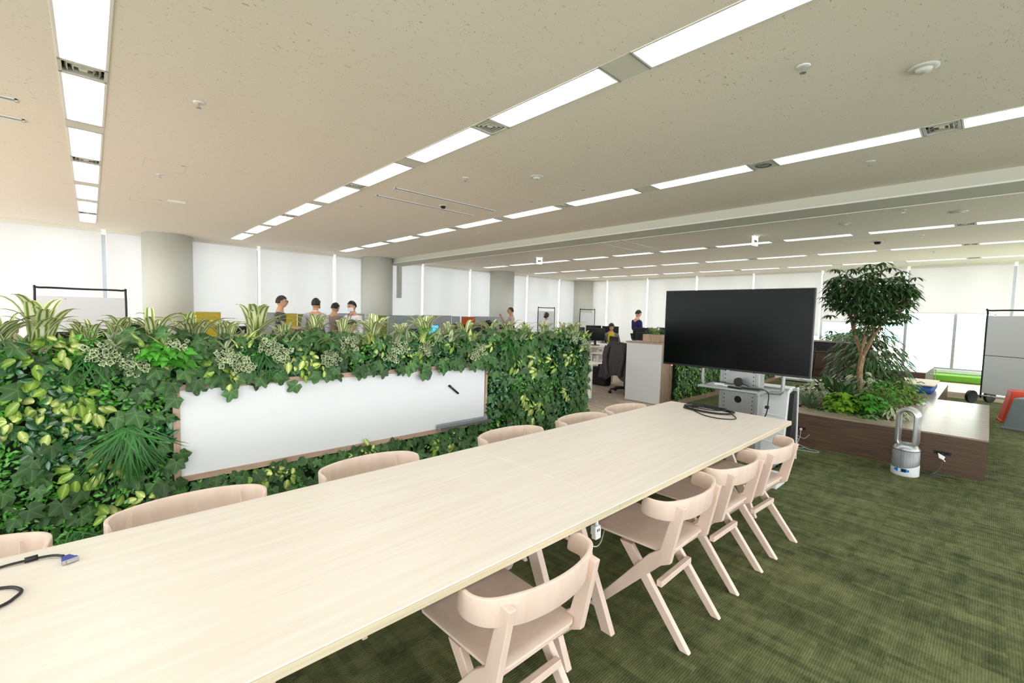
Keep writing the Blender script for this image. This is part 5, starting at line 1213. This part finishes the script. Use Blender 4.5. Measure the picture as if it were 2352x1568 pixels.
def person(label, loc, face, top, bottom=None, hair='short', seat=False, height=1.70, yaw=0, pit=0, lean=0, arms='down', mask=False, glasses=False, neckl=False, hairm='hair', tee=None, lanyard=False, build_=1.0):
    """face: world heading of the body; local frame +y = forward"""
    t = thing('person', label, 'person', loc, face); k = height/1.70; b = build_
    hipz = .50 if seat else .93; dz = hipz-.93
    def L_(x, y, z):            # upper body leaning forward about the hips
        z0 = z-.93; c, s = math.cos(lean), math.sin(lean); return Vector((x*k, (y*c+z0*s)*k, (hipz+z0*c-y*s)*k))
    nd = {'pelvis': ((0, 0, hipz*k), (.125*k*b, .095*k)), 'waist': (L_(0, .0, 1.08), (.120*k*b, .088*k)), 'chest': (L_(0, .0, 1.27), (.145*k*b, .098*k)), 'upper': (L_(0, -.01, 1.38), (.115*k*b, .080*k)), 'neck': (L_(0, -.005, 1.46), .058*k), 'neck2': (L_(0, .012, 1.52), .052*k), 'skull': (L_(0, .015, 1.58), .052*k)}
    ed = [('pelvis', 'waist'), ('waist', 'chest'), ('chest', 'upper'), ('upper', 'neck'), ('neck', 'neck2'), ('neck2', 'skull')]
    hand = {}
    for s, n in ((-1, 'l'), (1, 'r')):
        sh = L_(s*.180*b, -.01, 1.365)
        A = arms if isinstance(arms, str) else arms[0 if s < 0 else 1]
        if A == 'down': el, wr = L_(s*.225*b, -.02, 1.11), L_(s*.235*b, .03, .88)
        elif A == 'desk': el, wr = L_(s*.235*b, .04, 1.12), L_(s*.16, .30, 1.10)
        elif A == 'up': el, wr = L_(s*.22*b, .16, 1.18), L_(s*.12, .30, 1.38)
        elif A == 'hold': el, wr = L_(s*.225*b, .0, 1.10), L_(s*.10, .24, 1.12)
        else: el, wr = L_(s*.23, 0, 1.12), L_(s*.2, .1, .95)
        d = (wr-el).normalized(); side = Vector((-s, 0, 0)) if abs(d.z) > .6 else Vector((0, 0, -1)); palm = wr+d*.045*k; tip = wr+d*.085*k
        nd['sh'+n] = (sh, .052*k); nd['el'+n] = (el, .040*k); nd['wr'+n] = (wr, (.026*k, .022*k)); nd['pa'+n] = (palm, (.034*k, .016*k))
        ed += [('upper', 'sh'+n), ('sh'+n, 'el'+n), ('el'+n, 'wr'+n), ('wr'+n, 'pa'+n)]
        q = d.cross(side).normalized()
        for fi, (off, ln) in enumerate(((-.026, .062), (-.009, .076), (.009, .072), (.025, .056))):
            r0 = tip+q*off*k; r1 = r0+(d*.6*ln+side*.010)*k; r2 = r0+(d*ln*.95+side*.028)*k
            for j, (c, r) in enumerate(((r0, .0095), (r1, .0085), (r2, .0070))): nd['f%s%d%d' % (n, fi, j)] = (c, r*k)
            ed += [('pa'+n, 'f%s%d0' % (n, fi)), ('f%s%d0' % (n, fi), 'f%s%d1' % (n, fi)), ('f%s%d1' % (n, fi), 'f%s%d2' % (n, fi))]
        th0 = wr+(d*.03+q*(-.034)+side*.008)*k; th1 = th0+(d*.035-q*.020+side*.012)*k
        nd['t%s0' % n] = (th0, .011*k); nd['t%s1' % n] = (th1, .009*k); ed += [('wr'+n, 't%s0' % n), ('t%s0' % n, 't%s1' % n)]
        if seat: kn, an = Vector((s*.12*k, .42*k, (hipz+.0)*k)), Vector((s*.12*k, .44*k, .10*k))
        else: kn, an = Vector((s*.105*k, .015*k, .49*k)), Vector((s*.11*k, -.02*k, .09*k))
        hp = Vector((s*.095*k, 0, (hipz-.04)*k))
        nd['hp'+n] = (hp, .082*k); nd['kn'+n] = (kn, .058*k); nd['ca'+n] = (kn.lerp(an, .3)+Vector((0, -.012, 0)), .052*k); nd['an'+n] = (an, .036*k); nd['to'+n] = (an+Vector((0, .15*k, -.05*k)), (.038*k, .028*k))
        ed += [('pelvis', 'hp'+n), ('hp'+n, 'kn'+n), ('kn'+n, 'ca'+n), ('ca'+n, 'an'+n), ('an'+n, 'to'+n)]
    vs, fs = skin_mesh(nd, ed, 1)
    hp = L_(0, .03, 1.60)
    hv, hf, R = head_geo(Vector((0, 0, 0)), yaw, pit); hv = [tuple(Vector(v)*k+hp) for v in hv]
    o = len(vs); body = MB(); body.add(vs+hv, fs+[tuple(q+o for q in f) for f in hf]); ob = body.build('body', M['skin'], t, True)
    RH = Matrix.Translation(hp) @ R @ Matrix.Scale(k, 4)
    def tr_(m): m.v = [tuple(RH @ Vector(v)) for v in m.v]; return m
    for s in (-1, 1):
        tr_(MB().ball((s*.029, .083, .012), .010, 8, 6, (1.2, .6, .7))).build('eye', M['hair'], t, True); tr_(MB().box((s*.030-.016, .088, .030), (s*.030+.016, .094, .035))).build('eyebrow', M['hair'], t)
    if not mask: tr_(MB().box((-.022, .091, -.056), (.022, .0985, -.049))).build('mouth', mat('lips', (170, 100, 90), .5), t, bevel=.002)
    # hair cap
    hm = MB(); n, mm = 26, 16; H = []
    for i in range(mm+1):
        a = PI*i/mm; z = math.cos(a)
        for kk in range(n):
            bb = 2*PI*kk/n; x, y = math.sin(a)*math.cos(bb), math.sin(a)*math.sin(bb); lo = {'short': -.20, 'bob': -.99}[hair]
            zz = max(z, (.50 if y > .35 else (.20 if y > -.15 else lo)) if hair == 'short' else (.40 if y > .55 else (-.9 if hair == 'bob' else -.2)))
            rr_ = (1.06 if hair == 'short' else 1.13)+.02*math.sin(7*bb+3*a)+.012*math.sin(19*bb)*math.sin(11*a)
            sx = .080*rr_*(1.06 if hair == 'bob' and zz < 0 else 1); H.append((x*sx, y*.099*rr_-.006, zz*.124*(1.0 if zz > 0 else 1.15)+.004))
    F = []
    for i in range(mm): F += [(i*n+q, i*n+(q+1) % n, (i+1)*n+(q+1) % n, (i+1)*n+q) for q in range(n)]
    hm.add(H, F); tr_(hm).build('hair', M[hairm], t, True)
    if mask:
        mv = []; 
        for i in range(7):
            for j in range(9):
                a = (j/8-.5)*2.5; z = -.012-.075*i/6; rr_ = .104-.012*abs(i-2)/4; mv.append((math.sin(a)*.079, math.cos(a)*rr_*1.02, z))
        tr_(MB().add(mv, [(i*9+j, i*9+j+1, (i+1)*9+j+1, (i+1)*9+j) for i in range(6) for j in range(8)])).build('face_mask', M['mask'], t, True)
    if glasses:
        m = MB()
        for s in (-1, 1): m.tube([(s*.03+.021*math.cos(a), .101, .010+.016*math.sin(a)) for a in [2*PI*q/14 for q in range(14)]], .0022, 5, closed=True); m.tube([(s*.051, .10, .013), (s*.078, .0, .01)], .002, 5)
        m.tube([(-.009, .101, .012), (.009, .101, .012)], .002, 5); tr_(m).build('glasses', M['black'], t)
    # shirt over torso and arms
    def grow(names, edges_, d, sub=1): return skin_mesh({q: (nd[q][0], tuple(r+d for r in (nd[q][1] if isinstance(nd[q][1], tuple) else (nd[q][1],)*2))) for q in names}, edges_, sub)
    for s in 'lr': nd['cu'+s] = (nd['el'+s][0].lerp(nd['wr'+s][0], .86), nd['wr'+s][1])
    nd['nk'] = (nd['neck'][0]-(Vector(nd['neck'][0])-Vector(nd['upper'][0]))*.35, .058*k)
    nd['hem'] = (Vector(nd['pelvis'][0])+Vector((0, 0, -.02 if not seat else .02)), nd['pelvis'][1])
    v2, f2 = grow(['hem', 'waist', 'chest', 'upper', 'nk', 'shl', 'ell', 'cul', 'shr', 'elr', 'cur'], [('hem', 'waist'), ('waist', 'chest'), ('chest', 'upper'), ('upper', 'nk'), ('upper', 'shl'), ('shl', 'ell'), ('ell', 'cul'), ('upper', 'shr'), ('shr', 'elr'), ('elr', 'cur')], .016*k, 2)
    MB().add(v2, f2).build('shirt', top, t, True)
    v2, f2 = grow(['pelvis', 'hpl', 'knl', 'cal', 'anl', 'hpr', 'knr', 'car', 'anr'], [('pelvis', 'hpl'), ('hpl', 'knl'), ('knl', 'cal'), ('cal', 'anl'), ('pelvis', 'hpr'), ('hpr', 'knr'), ('knr', 'car'), ('car', 'anr')], .012*k, 2)
    MB().add(v2, f2).build('trousers', bottom or M['trouser'], t, True)
    for s in 'lr':
        a = Vector(nd['an'+s][0]); m = MB(); m.ball((a.x, a.y+.07*k, .045*k), .05*k, 12, 8, (.85, 2.5, .85)); m.build('shoe', M['black'], t, True)
    if neckl: m = MB(); c = nd['neck'][0]; m.tube([(c.x+.058*k*math.cos(a), c.y+.052*k*math.sin(a), c.z+.0) for a in [2*PI*q/16 for q in range(16)]], .012, 6, closed=True); m.build('collar', neckl, t, True)
    if tee: m = MB(); c = L_(0, .09, 1.28); m.ball(c, .10*k, 14, 10, (1.05, .45, 1.7)); m.build('blouse', tee, t, True)
    if lanyard:
        m = MB(); p0, p1 = L_(-.05, .09, 1.42), L_(.0, .135, 1.16); p2 = L_(.05, .09, 1.42); m.tube([L_(-.055, .0, 1.47), p0, p1, p2, L_(.055, .0, 1.47)], .006, 6); m.build('lanyard', cloth('navy_lanyard', (40, 60, 110)), t); m = MB(); m.box((-.035, 0, -.05), (.035, .004, .04)); o = m.build('name_badge', M['paper'], t); o.location = L_(0, .14, 1.12)
    return t
M['trouser'] = cloth('dark_trousers', (42, 44, 52))
FR = -YAW        # heading that faces away from the camera: local +y turned by -yaw
person('man in dark striped shirt standing in profile facing right', (2.65, 9.32, 0), FR-PI/2+.35, M['shirt_stripe'], height=1.72, glasses=True, arms='hold')
person('man in light grey sweater seen from behind with white mask straps', (3.30, 9.30, 0), FR+.1, cloth('light_grey_sweater', (176, 176, 180)), height=1.70, mask=True, neckl=M['mask'], build_=1.05)
person('man in brown sweater seen from behind leaning over the desk', (3.82, 9.78, 0), FR-.3, cloth('brown_sweater', (146, 128, 118)), height=1.64, lean=.12, pit=-.2)
person('man in white shirt with white mask and lanyard facing the others', (4.06, 9.27, 0), FR+PI-.5, cloth('white_shirt', (232, 232, 236)), height=1.67, mask=True, lanyard=True, pit=-.2)
person('seated man in blue shirt low between the brown sweater and the lanyard man', (3.78, 8.75, 0), FR-PI/2, cloth('blue_shirt', (60, 120, 190)), seat=True, height=1.72, arms='desk', pit=-.3)
person('man in beige shirt and glasses in profile holding a finger up', (9.95, 10.65, 0), FR+PI/2+.15, cloth('beige_shirt', (196, 182, 170)), height=1.69, glasses=True, arms=('down', 'up'))
person('woman in white with dark shoulder length hair tilting her head back', (12.25, 11.2, 0), FR+PI/2, cloth('white_blouse', (236, 236, 238)), height=1.58, hair='bob', pit=.45, hairm='hair_brown')
person('woman with black hair in yellow top and grey cardigan sitting at a desk', (11.15, 7.62, .03), FR+PI-.1, cloth('grey_cardigan', (120, 122, 128)), seat=True, height=1.68, hair='bob', pit=-.3, arms='desk', tee=cloth('yellow_top', (214, 196, 40)))
person('man in navy sweater with mask on his chin looking down', (12.55, 7.62, 0), FR-PI/2+.3, cloth('navy_sweater', (44, 50, 92)), height=1.70, neckl=cloth('white_collar', (238, 238, 240)), pit=-.35, arms='hold')
hs = [((-.83, 9.3), .2, 'seated person with dark hair at the far left edge'), ((.24, 8.35), -.2, 'seated person, left of two dark heads near the first column'), ((.52, 9.3), .3, 'seated person, right of two dark heads near the first column'),
      ((6.43, 8.9), .1, 'seated person, dark head low beside the centre monitor'), ((7.95, 8.85), .2, 'seated person, dark head before the narrow teal panel'), ((10.9, 11.0), .1, 'seated person, dark head left of the woman in white')]
for x, y, h, l in ((3.78, 8.70, FR-PI/2, 'black swivel chair under the seated man in blue'), (11.15, 7.66, FR+PI-.1, 'black swivel chair under the woman in the yellow top'), (-.83, 9.24, FR+.2, 'black swivel chair of the far left seated person'),
                   (.24, 8.3, FR-.2, 'black swivel chair of the nearer person by the first column'), (.52, 9.24, FR+.3, 'black swivel chair of the further person by the first column')): office_chair(x-.0, y, h, l)
for (x, y), h, l in hs: person(l+' with only dark hair showing', (x, y, 0), FR+h, cloth('dark_top', (70, 72, 80)), seat=True, height=1.62, arms='desk')
